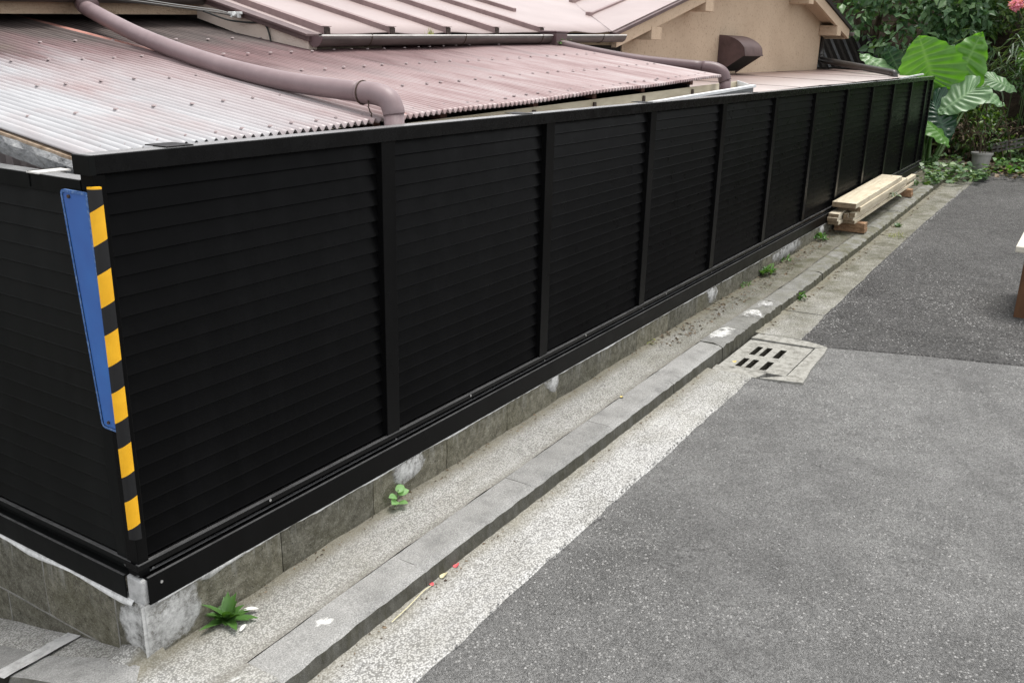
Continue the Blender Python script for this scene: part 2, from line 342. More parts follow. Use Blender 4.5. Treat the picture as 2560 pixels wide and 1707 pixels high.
def mk_wood(name, a, b, c3):
    k = Mat(name, 0.75, 0.25)
    oi = k.n('ShaderNodeObjectInfo').outputs['Random']
    of = k.n('ShaderNodeCombineXYZ'); k.l(k.math('MULTIPLY', oi, 13.0), of.inputs[1]); k.l(k.math('MULTIPLY', oi, 7.0), of.inputs[2])
    ad = k.n('ShaderNodeVectorMath'); k.l(k.pos, ad.inputs[0]); k.l(of.outputs[0], ad.inputs[1])
    g = k.noise(5, 5, 0.65, k.vec((0.6, 9, 9), ad.outputs[0]), 0.6)
    c = k.ramp(g, [(0.3, a), (0.52, b), (0.75, c3)])
    kn = k.ramp(k.voro(3.1, 'Distance', k.vec((1.0, 3.0, 3.0), ad.outputs[0])), [(0.05, 1.0), (0.11, 0.0)])
    c = k.mix(k.math('MULTIPLY', kn, 0.8), c, (0.16, 0.09, 0.045))
    dirt = k.ramp(k.noise(3.5, 5, 0.7), [(0.45, 0.0), (0.75, 0.5)])
    c = k.mix(dirt, c, tuple(x*0.6 for x in a))
    k.color(c); k.bump(g, 0.25, 0.003); return k.m
M['pine'] = mk_wood('pale_pine', (0.40, 0.335, 0.235), (0.52, 0.46, 0.345), (0.60, 0.55, 0.44))
M['pine_grey'] = mk_wood('weathered_pine', (0.40, 0.34, 0.25), (0.56, 0.50, 0.39), (0.66, 0.61, 0.50))
k = Mat('pine_end_grain', 0.85, 0.2); k.color(k.ramp(k.noise(50, 5, 0.75), [(0.3, (0.12, 0.085, 0.055)), (0.7, (0.28, 0.215, 0.145))])); M['end_grain'] = k.m
M['cedar'] = mk_wood('reddish_sleeper', (0.15, 0.085, 0.045), (0.25, 0.15, 0.085), (0.35, 0.24, 0.15))

def mk_leaf(name, dark, mid, light, trans=0.35, rough=0.42, uv=False, vein=None):
    k = Mat(name, rough, 0.4)
    oi = k.n('ShaderNodeObjectInfo').outputs['Random']
    geo = k.n('ShaderNodeNewGeometry').outputs['Random Per Island']
    f = k.math('ADD', k.math('MULTIPLY', geo, 0.7 if not uv else 0.15), k.math('MULTIPLY', k.noise(6 if not uv else 9, 4), 0.5))
    c = k.ramp(f, [(0.25, dark), (0.6, mid), (0.95, light)])
    if vein:
        at = k.n('ShaderNodeAttribute'); at.attribute_name = 'vein'; at.attribute_type = 'GEOMETRY'
        c = k.mix(k.math('MULTIPLY', at.outputs['Fac'], 0.75), c, vein)
    k.color(c)
    tr = k.n('ShaderNodeBsdfTranslucent')
    tc = k.mix(1.0, c, (1.5, 1.75, 0.35), 'MULTIPLY'); k.l(tc, tr.inputs['Color'])
    ms = k.n('ShaderNodeMixShader'); ms.inputs[0].default_value = trans
    k.l(k.b.outputs[0], ms.inputs[1]); k.l(tr.outputs[0], ms.inputs[2])
    out = [n for n in k.nt.nodes if n.type == 'OUTPUT_MATERIAL'][0]; k.l(ms.outputs[0], out.inputs['Surface'])
    return k.m
M['ear'] = mk_leaf('elephant_ear_leaf', (0.08, 0.20, 0.035), (0.12, 0.28, 0.05), (0.17, 0.35, 0.075), 0.45, 0.33, True, (0.17, 0.32, 0.10))
M['ear_dark'] = mk_leaf('dark_elephant_ear_leaf', (0.012, 0.042, 0.022), (0.022, 0.065, 0.033), (0.035, 0.09, 0.045), 0.15, 0.25, True, (0.06, 0.13, 0.07))
M['ear_pale'] = mk_leaf('pale_elephant_ear_leaf', (0.10, 0.19, 0.085), (0.15, 0.26, 0.12), (0.19, 0.31, 0.15), 0.25, 0.35, True, (0.25, 0.38, 0.20))
M['stalk'] = Mat('green_stalk', 0.5, 0.4, color=(0.06, 0.11, 0.03)).m
M['leaf_a'] = mk_leaf('shrub_leaf', (0.035, 0.080, 0.034), (0.075, 0.150, 0.065), (0.16, 0.25, 0.12), 0.22, 0.36)
M['leaf_b'] = mk_leaf('dark_tree_leaf', (0.020, 0.045, 0.013), (0.045, 0.092, 0.022), (0.13, 0.19, 0.045), 0.32, 0.42)
M['leaf_c'] = mk_leaf('bright_shrub_leaf', (0.036, 0.095, 0.026), (0.066, 0.15, 0.042), (0.13, 0.24, 0.07), 0.32, 0.42)
M['bamboo'] = mk_leaf('bamboo_grass_leaf', (0.05, 0.085, 0.05), (0.11, 0.16, 0.10), (0.26, 0.31, 0.22), 0.2, 0.35)
M['ivy'] = mk_leaf('ivy_leaf', (0.03, 0.07, 0.026), (0.06, 0.12, 0.045), (0.17, 0.24, 0.11), 0.2, 0.38)
M['weed'] = mk_leaf('weed_leaf', (0.035, 0.095, 0.02), (0.062, 0.145, 0.032), (0.11, 0.21, 0.06), 0.2, 0.4)
M['seedling'] = mk_leaf('seedling_leaf', (0.15, 0.30, 0.11), (0.20, 0.37, 0.14), (0.25, 0.42, 0.17), 0.3, 0.45)
M['drygrass'] = mk_leaf('dry_grass', (0.10, 0.12, 0.03), (0.20, 0.21, 0.06), (0.30, 0.30, 0.10), 0.2, 0.6)
M['litter'] = mk_leaf('brown_litter', (0.04, 0.027, 0.017), (0.10, 0.068, 0.042), (0.22, 0.165, 0.11), 0.1, 0.7)
k = Mat('bark', 0.95, 0.15); k.color(k.ramp(k.noise(14, 6, 0.75, k.vec((1, 1, 0.3))), [(0.3, (0.03, 0.022, 0.015)), (0.7, (0.13, 0.10, 0.07))])); k.bump(k.noise(24, 6, 0.75, k.vec((1, 1, 0.3))), 0.8, 0.02); M['bark'] = k.m
k = Mat('cut_stump_bark', 0.9, 0.2); k.color(k.ramp(k.noise(12, 5, 0.7), [(0.3, (0.13, 0.10, 0.055)), (0.7, (0.27, 0.22, 0.13))])); M['stump'] = k.m
k = Mat('soil', 1, 0.1); k.color(k.ramp(k.noise(5, 7, 0.75), [(0.3, (0.010, 0.008, 0.006)), (0.7, (0.045, 0.034, 0.024))])); k.bump(k.noise(12, 7, 0.75), 1.0, 0.05); M['soil'] = k.m
k = Mat('earth', 1, 0.1); k.color(k.ramp(k.noise(2, 7, 0.75), [(0.3, (0.05, 0.045, 0.03)), (0.7, (0.12, 0.105, 0.075))])); M['earth'] = k.m
k = Mat('grey_plastic_pot', 0.6, 0.35); k.color(k.ramp(k.noise(7, 6, 0.7, k.vec((1, 1, 0.4))), [(0.3, (0.17, 0.165, 0.15)), (0.7, (0.30, 0.295, 0.28))])); M['pot'] = k.m
k = Mat('weathered_rack', 0.8, 0.3); k.color(k.ramp(k.noise(16, 5, 0.7), [(0.3, (0.05, 0.045, 0.042)), (0.7, (0.15, 0.14, 0.135))])); M['rack'] = k.m
k = Mat('charcoal_slats', 0.6, 0.4); k.color(k.ramp(k.noise(30, 5, 0.7), [(0.3, (0.012, 0.012, 0.013)), (0.7, (0.05, 0.05, 0.052))])); M['slate'] = k.m
k = Mat('brown_planter_wood', 0.7, 0.3); k.color(k.ramp(k.noise(9, 6, 0.7, k.vec((1, 1, 0.2))), [(0.3, (0.055, 0.024, 0.011)), (0.7, (0.16, 0.078, 0.034))])); M['planter'] = k.m
k = Mat('cream_stone', 0.8, 0.25); k.color(k.ramp(k.noise(11, 6, 0.7), [(0.3, (0.46, 0.43, 0.36)), (0.7, (0.60, 0.57, 0.49))])); M['cream'] = k.m
M['pink'] = mk_leaf('pink_petal', (0.55, 0.16, 0.30), (0.66, 0.25, 0.40), (0.74, 0.38, 0.50), 0.3, 0.6)
M['pinkleaf'] = Mat('pink_fallen_leaf', 0.7, 0.2, color=(0.55, 0.11, 0.12)).m
M['paleleaf'] = Mat('pale_fallen_leaf', 0.7, 0.2, color=(0.56, 0.52, 0.33)).m
M['yellowleaf'] = Mat('yellow_fallen_leaf', 0.7, 0.2, color=(0.55, 0.44, 0.15)).m
M['whiteleaf'] = Mat('bleached_leaf', 0.8, 0.2, color=(0.60, 0.60, 0.57)).m
M['cable'] = Mat('black_cable', 0.6, 0.3, color=(0.02, 0.021, 0.02)).m
M['cable_grey'] = Mat('grey_cable', 0.6, 0.3, color=(0.28, 0.28, 0.27)).m
M['white_plastic'] = Mat('white_plastic', 0.5, 0.4, color=(0.62, 0.63, 0.62)).m
M['cap'] = Mat('nail_cap', 0.5, 0.4, color=(0.28, 0.225, 0.225)).m

# ------------------------------------------------------------------ mesh helpers
class MB:
    def __init__(s): s.v = []; s.f = []; s.mi = []
    def add(s, verts, faces, mi=0):
        o = len(s.v); s.v.extend(tuple(map(float, p)) for p in verts)
        for f in faces: s.f.append(tuple(o+i for i in f)); s.mi.append(mi)
        return s
    def box(s, x0, x1, y0, y1, z0, z1, mi=0):
        return s.add([(x0,y0,z0),(x1,y0,z0),(x1,y1,z0),(x0,y1,z0),(x0,y0,z1),(x1,y0,z1),(x1,y1,z1),(x0,y1,z1)],
              [(0,3,2,1),(4,5,6,7),(0,1,5,4),(1,2,6,5),(2,3,7,6),(3,0,4,7)], mi)
    def hexa(s, p, mi=0):          # 8 corners, bottom ring then top ring
        return s.add(p, [(0,3,2,1),(4,5,6,7),(0,1,5,4),(1,2,6,5),(2,3,7,6),(3,0,4,7)], mi)
    def prism(s, poly, vec, mi=0): # closed polygon extruded along vec
        n = len(poly); a = [Vector(p) for p in poly]; b = [p+Vector(vec) for p in a]
        return s.add(a+b, [tuple(range(n))[::-1], tuple(range(n, 2*n))]+[(i,(i+1)%n,n+(i+1)%n,n+i) for i in range(n)], mi)
    def tube(s, pts, r, n=10, caps=True, mi=0):
        pts = [Vector(p) for p in pts]; rs = r if hasattr(r, '__len__') else [r]*len(pts)
        rings = []; t0 = (pts[1]-pts[0]).normalized()
        up = Vector((0,0,1)) if abs(t0.z) < 0.9 else Vector((1,0,0))
        u = t0.cross(up).normalized()
        for i, p in enumerate(pts):
            t = ((pts[min(i+1, len(pts)-1)]-p).normalized()+(p-pts[max(i-1, 0)]).normalized()).normalized() if 0 < i < len(pts)-1 else (pts[min(i+1,len(pts)-1)]-pts[max(i-1,0)]).normalized()
            u = (u - t*u.dot(t)).normalized(); w = t.cross(u)
            rings.append([p+(u*math.cos(a)+w*math.sin(a))*rs[i] for a in [2*math.pi*j/n for j in range(n)]])
        V = [q for rr in rings for q in rr]; F = []
        for i in range(len(pts)-1):
            for j in range(n): F.append((i*n+j, i*n+(j+1)%n, (i+1)*n+(j+1)%n, (i+1)*n+j))
        if caps: F += [tuple(range(n))[::-1], tuple((len(pts)-1)*n+j for j in range(n))]
        return s.add(V, F, mi)
    def grid(s, P, mi=0):          # P[i][j] points
        nj = len(P[0]); V = [q for row in P for q in row]
        F = [(i*nj+j, (i+1)*nj+j, (i+1)*nj+j+1, i*nj+j+1) for i in range(len(P)-1) for j in range(nj-1)]
        return s.add(V, F, mi)

def wloc(o):
    v = Vector((0,0,0))
    while o is not None: v += o.location; o = o.parent
    return v

def part(name, mb, mat, parent=None, smooth=False, bevel=0, loc=None, kind=None, label=None):
    base = wloc(parent) + (Vector(loc) if loc is not None else Vector((0,0,0)))
    me = bpy.data.meshes.new(name)
    me.from_pydata([(p[0]-base.x, p[1]-base.y, p[2]-base.z) for p in mb.v], [], mb.f); me.update()
    mats = mat if isinstance(mat, (list, tuple)) else [mat]
    for m in mats: me.materials.append(m)
    if len(mats) > 1: me.polygons.foreach_set('material_index', mb.mi)
    if smooth: me.polygons.foreach_set('use_smooth', [True]*len(me.polygons))
    o = bpy.data.objects.new(name, me); COL.objects.link(o)
    if parent is not None: o.parent = parent
    if loc is not None: o.location = loc
    if bevel:
        b = o.modifiers.new('bevel', 'BEVEL'); b.width = bevel; b.segments = 2; b.limit_method = 'ANGLE'; b.angle_limit = R(35)
    if kind: o['kind'] = kind
    if label: o['label'] = label
    return o

def tag(o, label, cat, group=None):
    o['label'] = label; o['category'] = cat
    if group: o['group'] = group
    return o

def thing(name, label, cat, loc, group=None):
    o = bpy.data.objects.new(name, None); COL.objects.link(o); o.location = loc; o.empty_display_size = 0.1
    return tag(o, label, cat, group)

def single(name, mb, mat, label, cat, group=None, loc=(0,0,0), smooth=False, bevel=0):
    return tag(part(name, mb, mat, None, smooth, bevel, loc), label, cat, group)

def struct(name, mb, mat, smooth=False):
    o = part(name, mb, mat, None, smooth); o['kind'] = 'structure'; return o

def inst(src, name, parent, offset):
    o = src.copy(); o.name = name; COL.objects.link(o); o.parent = parent; o.location = offset; return o

def blob(cx, cy, r, n=18, jag=0.35, ax=1.0, ay=1.0, seed=0):
    q = random.Random(seed); ph = [q.uniform(0, 6.28) for _ in range(4)]
    out = []
    for i in range(n):
        a = 2*math.pi*i/n
        k = r*(1+jag*(0.5*math.sin(2*a+ph[0])+0.35*math.sin(3*a+ph[1])+0.3*math.sin(5*a+ph[2])+0.25*q.uniform(-1, 1)))
        out.append((cx+ax*k*math.cos(a), cy+ay*k*math.sin(a)))
    return out

# ------------------------------------------------------------------ heights of the lane (metres)
XS = [-40, -0.2, 0.05, 0.45, 1, 2, 3, 4.3, 5, 5.5, 6.5, 8, 10, 11, 13, 16, 40]
ZS = [0.06, 0.088, 0.091, 0.106, 0.115, 0.123, 0.133, 0.128, 0.127, 0.138, 0.148, 0.17, 0.205, 0.225, 0.25, 0.29, 0.4]
def zs(x, y=0.0):
    z = float(np.interp(x, XS, ZS))
    if y > 0.06 and x < 0.3: z -= 0.235*min(y-0.06, 4.0)
    elif y > 0.06 and x < 12: z -= 0.235*min(y-0.06, 4.0)
    return z
def zg(x): return zs(x)-0.066                         # gutter level at the kerb

def frange(a, b, st):
    n = max(1, int(round((b-a)/st))); return [a+(b-a)*i/n for i in range(n+1)]

# ------------------------------------------------------------------ setting: ground, road, gutter, pavement, kerb
g = MB()
g.grid([[(x, y, -1.25) for y in (-120, -40, 0, 40, 160)] for x in (-120, -40, 0, 40, 160)])
struct('ground', g, M['earth'])

def road_z(x, y): return zs(x, y if x < -0.16 else 0)-0.070-0.010*max(0, -0.6-y)*0.3
rd = MB()
xs = sorted(set(frange(-9, -0.5, 0.5)+frange(-0.5, 5, 0.25)+frange(5, 12, 0.5)))
xs_near = [x for x in xs if x <= 6.5]
rd.grid([[(x, y, road_z(x, y)) for y in (-14, -6, -4, -3, -2.2, -1.6, -1.1, -0.8, -0.70 if 2.99 < x < 3.69 else -0.55)] for x in sorted(xs_near+[2.985, 2.995, 3.68, 3.70])])
xs_left = [x for x in xs if x <= -0.25]
rd.grid([[(x, y, road_z(x, y)) for y in (-0.56, -0.3, 0.0, 0.06, 0.5, 1, 2, 3, 4, 6)] for x in xs_left])
# filler under the kerbs and the gutter
rd.grid([[(x, y, road_z(x, 0)-0.06) for y in (-0.70, -0.4, -0.1)] for x in frange(-0.3, 3.0, 0.3)])
rd.grid([[(x, y, road_z(x, 0)-0.06) for y in (-0.70, -0.4, -0.1)] for x in frange(3.74, 13.5, 0.5)])
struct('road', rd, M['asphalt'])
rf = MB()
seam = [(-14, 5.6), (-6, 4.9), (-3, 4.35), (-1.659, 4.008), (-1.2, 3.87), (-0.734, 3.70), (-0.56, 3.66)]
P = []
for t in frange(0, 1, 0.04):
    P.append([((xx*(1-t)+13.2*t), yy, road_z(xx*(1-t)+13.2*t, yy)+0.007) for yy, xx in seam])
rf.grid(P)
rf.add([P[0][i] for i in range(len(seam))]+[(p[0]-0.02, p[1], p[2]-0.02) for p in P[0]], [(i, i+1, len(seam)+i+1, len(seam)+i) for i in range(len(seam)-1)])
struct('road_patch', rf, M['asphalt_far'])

# L-gutter strip: cast slabs between kerb and asphalt
gut = bpy.data.objects.new('gutter', None); COL.objects.link(gut); gut['kind'] = 'structure'
def gutter_slab(x0, x1, y_out0=-0.565, y_out1=-0.565, name='gutter_slab'):
    m = MB(); xx = frange(x0, x1, 0.06); top = []
    q = random.Random(int(x0*100)+5)
    for x in xx:
        t = (x-x0)/(x1-x0); yo = y_out0*(1-t)+y_out1*t + 0.0025*math.sin(x*9)+0.002*math.sin(x*31+1)+q.uniform(-0.003, 0.003)
        row = []
        for s in (0, 0.1, 0.35, 0.7, 0.93, 1):
            y = -0.333*(1-s)+yo*s
            row.append((x, y, zg(x)+0.006*s-(0.008 if s == 1 else 0)+(0.004 if s == 0 else 0)))
        top.append(row)
    m.grid(top)
    for i in (0, len(top)-1):
        r = top[i]; m.add(r+[(p[0], p[1], p[2]-0.05) for p in r], [(j, j+1, 6+j+1, 6+j) for j in range(5)])
    edge = [r[-1] for r in top]; m.add(edge+[(p[0], p[1], p[2]-0.05) for p in edge], [(j, j+1, len(edge)+j+1, len(edge)+j) for j in range(len(edge)-1)])
    return part(name, m, M['gutter'], gut)
gutter_slab(-0.6, 2.985); gutter_slab(3.73, 4.298, -0.605, -0.59); gutter_slab(4.312, 7.08, -0.585, -0.56); gutter_slab(7.10, 12.2, -0.555, -0.66)

# pavement strip between wall and kerb, with the piece that turns the corner
pv = MB()
def pz(x, y):
    return zs(x, y)+0.002*math.sin(13*x+5*y)+0.0016*math.sin(31*x-17*y)
xx = frange(-0.03, 12.4, 0.06)
pv.grid([[(x, y, pz(x, y)-(0.003 if y < -0.2 else 0)) for y in (-0.215, -0.18, -0.12, -0.06, -0.02, 0.03)] for x in xx])
def x_in(y): return float(np.interp(y, [-0.05, 0.30, 2.8], [-0.035, -0.105, -0.21]))
pv.grid([[(x_in(y)*(1-t)+0.03*t, y, pz(x_in(y)*(1-t)+0.03*t, y)) for y in frange(0.03, 2.8, 0.04)] for t in (0, 0.2, 0.4, 0.6, 0.8, 1)])
pv.grid([[(x_in(y)*(1-t)-0.03*t, y, pz(-0.03, y)) for y in frange(-0.10, 0.03, 0.0433)] for t in (0, 1)])
pave = struct('pavement', pv, M['pavement'])

# kerb: individual cast stones on the pavement edge
kerb = bpy.data.objects.new('kerb', None); COL.objects.link(kerb); kerb['kind'] = 'structure'
def kerb_stone(x0, x1, yin=-0.21, ylip=-0.315, yout=-0.335, dz=0.0, rough=0.0025, name='kerb_stone'):
    m = MB(); q = random.Random(int(x0*1000)); rows = []
    for x in frange(x0+0.0005, x1-0.0005, 0.03):
        z = zs(x)-0.004+dz; e = [q.uniform(-rough, rough) for _ in range(6)]
        rows.append([(x, yin, z-0.06), (x, yin, z-0.004), (x, yin-0.006, z+e[0]*0.5), (x, ylip+0.03, z+e[1]*0.5), (x, ylip+e[2], z-0.001+e[3]),
                     (x, yout+e[4], z-0.011+e[3]), (x, yout-0.006+e[5], z-0.095)])
    m.grid(rows)
    for r, fl in ((rows[0], 0), (rows[-1], 1)): m.add(r, [tuple(range(7)) if fl else tuple(range(7))[::-1]])
    return part(name, m, M['kerb'], kerb)
js = [0.118, 0.693, 1.313, 1.933, 2.553, 3.19, 3.74, 4.20]
for a, b in zip(js[:-1], js[1:]): kerb_stone(a, b, rough=0.002 if b < 3.2 else 0.006, dz=0.0 if b < 3.5 else 0.006)
jf = [4.24, 5.2, 6.15, 7.1, 8.05, 9.0, 9.95, 10.9, 11.85, 12.5]
for a, b in zip(jf[:-1], jf[1:]): kerb_stone(a, b, yin=-0.20, ylip=-0.305, yout=-0.33, rough=0.006, dz=-0.004)
# cast corner piece
m = MB()
def zc(x, y): return zs(x, y)-0.003
ring = [(0.1172,-0.212),(0.05,-0.19),(-0.0,-0.12),(-0.03,-0.02),(-0.10,0.30),(-0.205,0.29),(-0.175,0.05),(-0.15,-0.12),(-0.09,-0.24),(0.0,-0.315),(0.1172,-0.334)]
def ringpoly(mm, ring, drop, th=0.006, name='kerb'):
    top = [(x, y, zc(x, y)+th) for x, y in ring]
    n = len(top); mm.add(top+[(x, y, z-drop) for x, y, z in top], [tuple(range(n))[::-1]]+[(i, (i+1) % n, n+(i+1) % n, n+i) for i in range(n)])
inner = ring[:5]; outer = ring[5:][::-1]
P = []
for k_ in range(5):
    P.append([])
def lerp(a, b, t): return tuple(p*(1-t)+q_*t for p, q_ in zip(a, b))
def resample(pts, n):
    d = [0]
    for a, b in zip(pts[:-1], pts[1:]): d.append(d[-1]+math.dist(a, b))
    out = []
    for i in range(n):
        t = d[-1]*i/(n-1); j = max(0, min(len(pts)-2, int(np.searchsorted(d, t, 'right')-1)))
        out.append(lerp(pts[j], pts[j+1], (t-d[j])/(d[j+1]-d[j])))
    return out
A = resample(inner, 16); B = resample(outer, 16); q = random.Random(3)
rows = []
for a, b in zip(A, B):
    r_ = [(*a, zc(*a)-0.05)]
    for s in (0, 0.25, 0.5, 0.8, 0.93): p = lerp(a, b, s); r_.append((*p, zc(*p)+0.006+q.uniform(-0.002, 0.002)))
    r_.append((*b, zc(*b)-0.012)); r_.append((*lerp(a, b, 1.04), zc(*b)-0.09)); rows.append(r_)
m.grid(rows[:8]); part('kerb_corner', m, M['pavement'], kerb)
m = MB(); m.grid(rows[7:]); part('kerb_stone', m, M['kerb'], kerb)
# stones down the side street
def side_stone(y0, y1, xo):
    m = MB(); rows = []; q = random.Random(int(y0*77))
    for y in frange(y0+0.004, y1-0.004, 0.04):
        dx = -0.12*(y-0.33)*0.35; e = q.uniform(-0.002, 0.002); z = zc(-0.1, y)+0.008+e
        rows.append([(-0.10+dx, y, z-0.06), (-0.102+dx, y, z), (-0.185+dx, y, z), (-0.207+dx, y, z-0.012), (-0.215+dx, y, z-0.10)])
    m.grid([r[::-1] for r in rows])
    m.add(rows[0], [(0,1,2,3,4)]); m.add(rows[-1], [(4,3,2,1,0)])
    part('kerb_stone', m, M['kerb'], kerb)
side_stone(0.345, 0.94, 0); side_stone(0.955, 1.55, 0); side_stone(1.565, 2.16, 0); side_stone(2.175, 2.77, 0)
m = MB(); P = []
for y in (0.285, 0.30, 0.32, 0.345): P.append([(x, y, zc(-0.1, y)+0.012+0.001*math.sin(90*x)) for x in (-0.215, -0.19, -0.14, -0.10, -0.06, -0.02, 0.0)])
m.grid([r[::-1] for r in P]); part('mortar_joint', m, M['mortar_grey'], kerb)

def flat_patch(parent, pts, zf, mat, th=0.003, name='mortar_patch'):
    m = MB(); n = len(pts); cx = sum(p[0] for p in pts)/n; cy = sum(p[1] for p in pts)/n
    inn = [(cx+(x-cx)*0.86, cy+(y-cy)*0.86) for x, y in pts]
    V = [(x, y, zf(x, y)+0.0006) for x, y in pts]+[(x, y, zf(x, y)+th) for x, y in inn]+[(cx, cy, zf(cx, cy)+th)]
    F = [(i, (i+1) % n, n+(i+1) % n, n+i) for i in range(n)]+[(n+i, n+(i+1) % n, 2*n) for i in range(n)]
    m.add(V, F); o = part(name, m, mat, parent, smooth=True)
    at = o.data.attributes.new('body', 'FLOAT', 'POINT'); at.data.foreach_set('value', [0.0]*n+[0.28]*n+[0.5]); return o
kz = lambda x, y: zs(x)-0.004+(0.006 if x > 3.2 else 0)-max(0, (-0.315-y))*0.5
flat_patch(kerb, [(3.27,-0.222),(3.33,-0.215),(3.45,-0.222),(3.52,-0.25),(3.50,-0.30),(3.46,-0.318),(3.36,-0.312),(3.28,-0.30),(3.25,-0.25)], kz, M['paint_smear'], 0.006, 'paint_patch')
flat_patch(kerb, [(3.76,-0.226),(3.84,-0.22),(3.92,-0.235),(3.95,-0.28),(3.90,-0.318),(3.84,-0.334),(3.80,-0.31),(3.75,-0.27)], kz, M['paint_smear'], 0.007, 'paint_patch')
flat_patch(kerb, [(3.98,-0.24),(4.10,-0.225),(4.18,-0.24),(4.19,-0.30),(4.10,-0.318),(4.02,-0.29)], kz, M['smear_white'], 0.006, 'paint_patch')
flat_patch(kerb, blob(0.345, -0.262, 0.022, 14, 0.6, 1.3, 0.7, 5), kz, M['paint_smear'], 0.001, 'paint_patch')
flat_patch(kerb, blob(0.035, -0.262, 0.032, 16, 0.7, 1, 1.2, 8), lambda x, y: zc(x, y)+0.004, M['paint_smear'], 0.002, 'paint_patch')
# lump of concrete against the foot of the corner
m = MB(); P = []
for i in range(9):
    row = []
    for j in range(9):
        u, v = i/8, j/8; x = -0.085+0.115*u; y = -0.035+0.155*v
        h = 0.042*math.sin(math.pi*min(1, max(0, v)))**0.6*min(1, u*1.4)*(0.8+0.25*math.sin(7*u+9*v))
        row.append((x, y, zs(x, y)-0.006+h))
    P.append(row)
m.grid(P); part('concrete_lump', m, M['pavement'], pave, smooth=True)

# cracks / crumbled edge litter along the gutter and pavement
lit = MB()
def litter(n, xr, yr, zf, smin, smax, mb):
    for _ in range(n):
        x = rnd.uniform(*xr); y = rnd.uniform(*yr); s = rnd.uniform(smin, smax); a = rnd.uniform(0, 6.28); z = zf(x)+0.002
        c, s_ = math.cos(a)*s, math.sin(a)*s
        mb.add([(x-c, y-s_, z), (x+s_*0.4, y-c*0.4, z+rnd.uniform(0, s*0.7)), (x+c, y+s_, z+0.001), (x-s_*0.4, y+c*0.4, z+rnd.uniform(0, s*0.5))], [(0,1,2,3)])
litter(420, (3.0, 5.2), (-0.15, -0.005), zs, 0.004, 0.014, lit); litter(500, (5.2, 10.5), (-0.12, -0.005), zs, 0.005, 0.016, lit)
litter(140, (0.3, 3.0), (-0.05, -0.008), zs, 0.003, 0.008, lit)
litter(240, (3.8, 11.0), (-0.40, -0.345), zg, 0.005, 0.014, lit); litter(60, (0.2, 3.2), (-0.37, -0.343), zg, 0.003, 0.008, lit)
litter(60, (0.3, 6.0), (-0.55, -0.35), zg, 0.003, 0.007, lit)
o = tag(part('leaf_litter', lit, M['litter']), 'brown crumbs of dead leaf and grit along the wall foot and the kerb', 'leaf litter'); o['kind'] = 'stuff'
# pale stones standing in the asphalt
st = MB()
for _ in range(30000):
    x = rnd.uniform(0.2, 7)*rnd.uniform(0.4, 1); y = rnd.uniform(-2.2, -0.58)
    if math.sin(3.1*x+1.7*y)+math.sin(5.3*y-2.2*x+1)+0.6*math.sin(9*x+7*y) < 0.35 and rnd.random() < 0.80: continue
    s = rnd.uniform(0.0018, 0.0050)*(1+0.12*max(0, x-2)); z = road_z(x, y)+(0.007 if x > 3.7-0.35*(y+0.7) else 0)
    st.add([(x+s, y, z), (x, y+s*0.8, z), (x-s*0.9, y, z), (x, y-s, z), (x+s*0.1, y, z+s*0.6)], [(0,1,4),(1,2,4),(2,3,4),(3,0,4)])
for _ in range(900):
    x = rnd.uniform(0.3, 11.0); y = -0.556+rnd.gauss(0, 0.010)-(0.03 if x > 3.7 else 0)
    if 2.95 < x < 3.75: continue
    s = rnd.uniform(0.002, 0.005)*(1+0.08*x); z = zg(x)+0.004
    st.add([(x+s, y, z), (x, y+s*0.8, z), (x-s*0.9, y, z), (x, y-s, z), (x+s*0.1, y, z+s*0.8)], [(0,1,4),(1,2,4),(2,3,4),(3,0,4)])
k = Mat('pale_chipping', 0.7, 0.3); k.color(k.ramp(k.n('ShaderNodeNewGeometry').outputs['Random Per Island'], [(0, (0.09, 0.088, 0.085)), (0.6, (0.22, 0.217, 0.21)), (0.98, (0.28, 0.277, 0.27)), (1, (0.36, 0.355, 0.345))]))
o = tag(part('chippings', st, k.m), 'pale stone chippings proud of the grey asphalt', 'stone chips'); o['kind'] = 'stuff'

# ------------------------------------------------------------------ low block wall under the fence
wall = thing('block_wall', 'low mossy concrete block wall under the black louvre fence at the corner', 'wall', (0, 0, 0.09))
WT = 0.247
core = MB(); core.box(0.012, 11.35, 0.006, 0.12, -0.6, WT-0.006); core.box(0.012, 0.13, 0.12, 3.0, -1.2, WT-0.006)
part('joint_mortar', core, M['joint'], wall)
def block(x0, x1, z0, z1, seed):
    m = MB(); q = random.Random(seed); P = []
    for x in frange(x0, x1, 0.04):
        P.append([(x, -0.008+q.uniform(-0.0015, 0.0015), z) for z in frange(z0, z1-0.004, 0.03)]+[(x, -0.002, z1)])
    m.grid(P); top = [r[-1] for r in P]; m.add(top+[(p[0], 0.05, z1) for p in top], [(i, i+1, len(top)+i+1, len(top)+i) for i in range(len(top)-1)])
    for r, s in ((P[0], 1), (P[-1], -1)):
        m.add(r+[(p[0], 0.03, p[2]) for p in r], [(i, i+1, len(r)+i+1, len(r)+i)[::s] for i in range(len(r)-1)])
    return part('block', m, M['block'], wall)
bx = [0.0, 0.447]+[0.847+0.4*i for i in range(27)]
for i in range(len(bx)-1):
    block(bx[i]+(0.0018 if i else 0), min(bx[i+1]-0.0018, 11.3), 0.02, WT, i)
def side_block(y0, y1, z0, z1, seed):
    m = MB(); q = random.Random(seed); P = []
    for y in frange(y0, y1, 0.04): P.append([(-0.006+q.uniform(-0.0015, 0.0015), y, z) for z in frange(z0, z1-0.004, 0.03)]+[(0.0, y, z1)])
    m.grid([r[::-1] for r in P]); top = [r[-1] for r in P]
    m.add(top+[(0.05, p[1], z1) for p in top], [(i, len(top)+i, len(top)+i+1, i+1) for i in range(len(top)-1)])
    part('block', m, M['block'], wall)
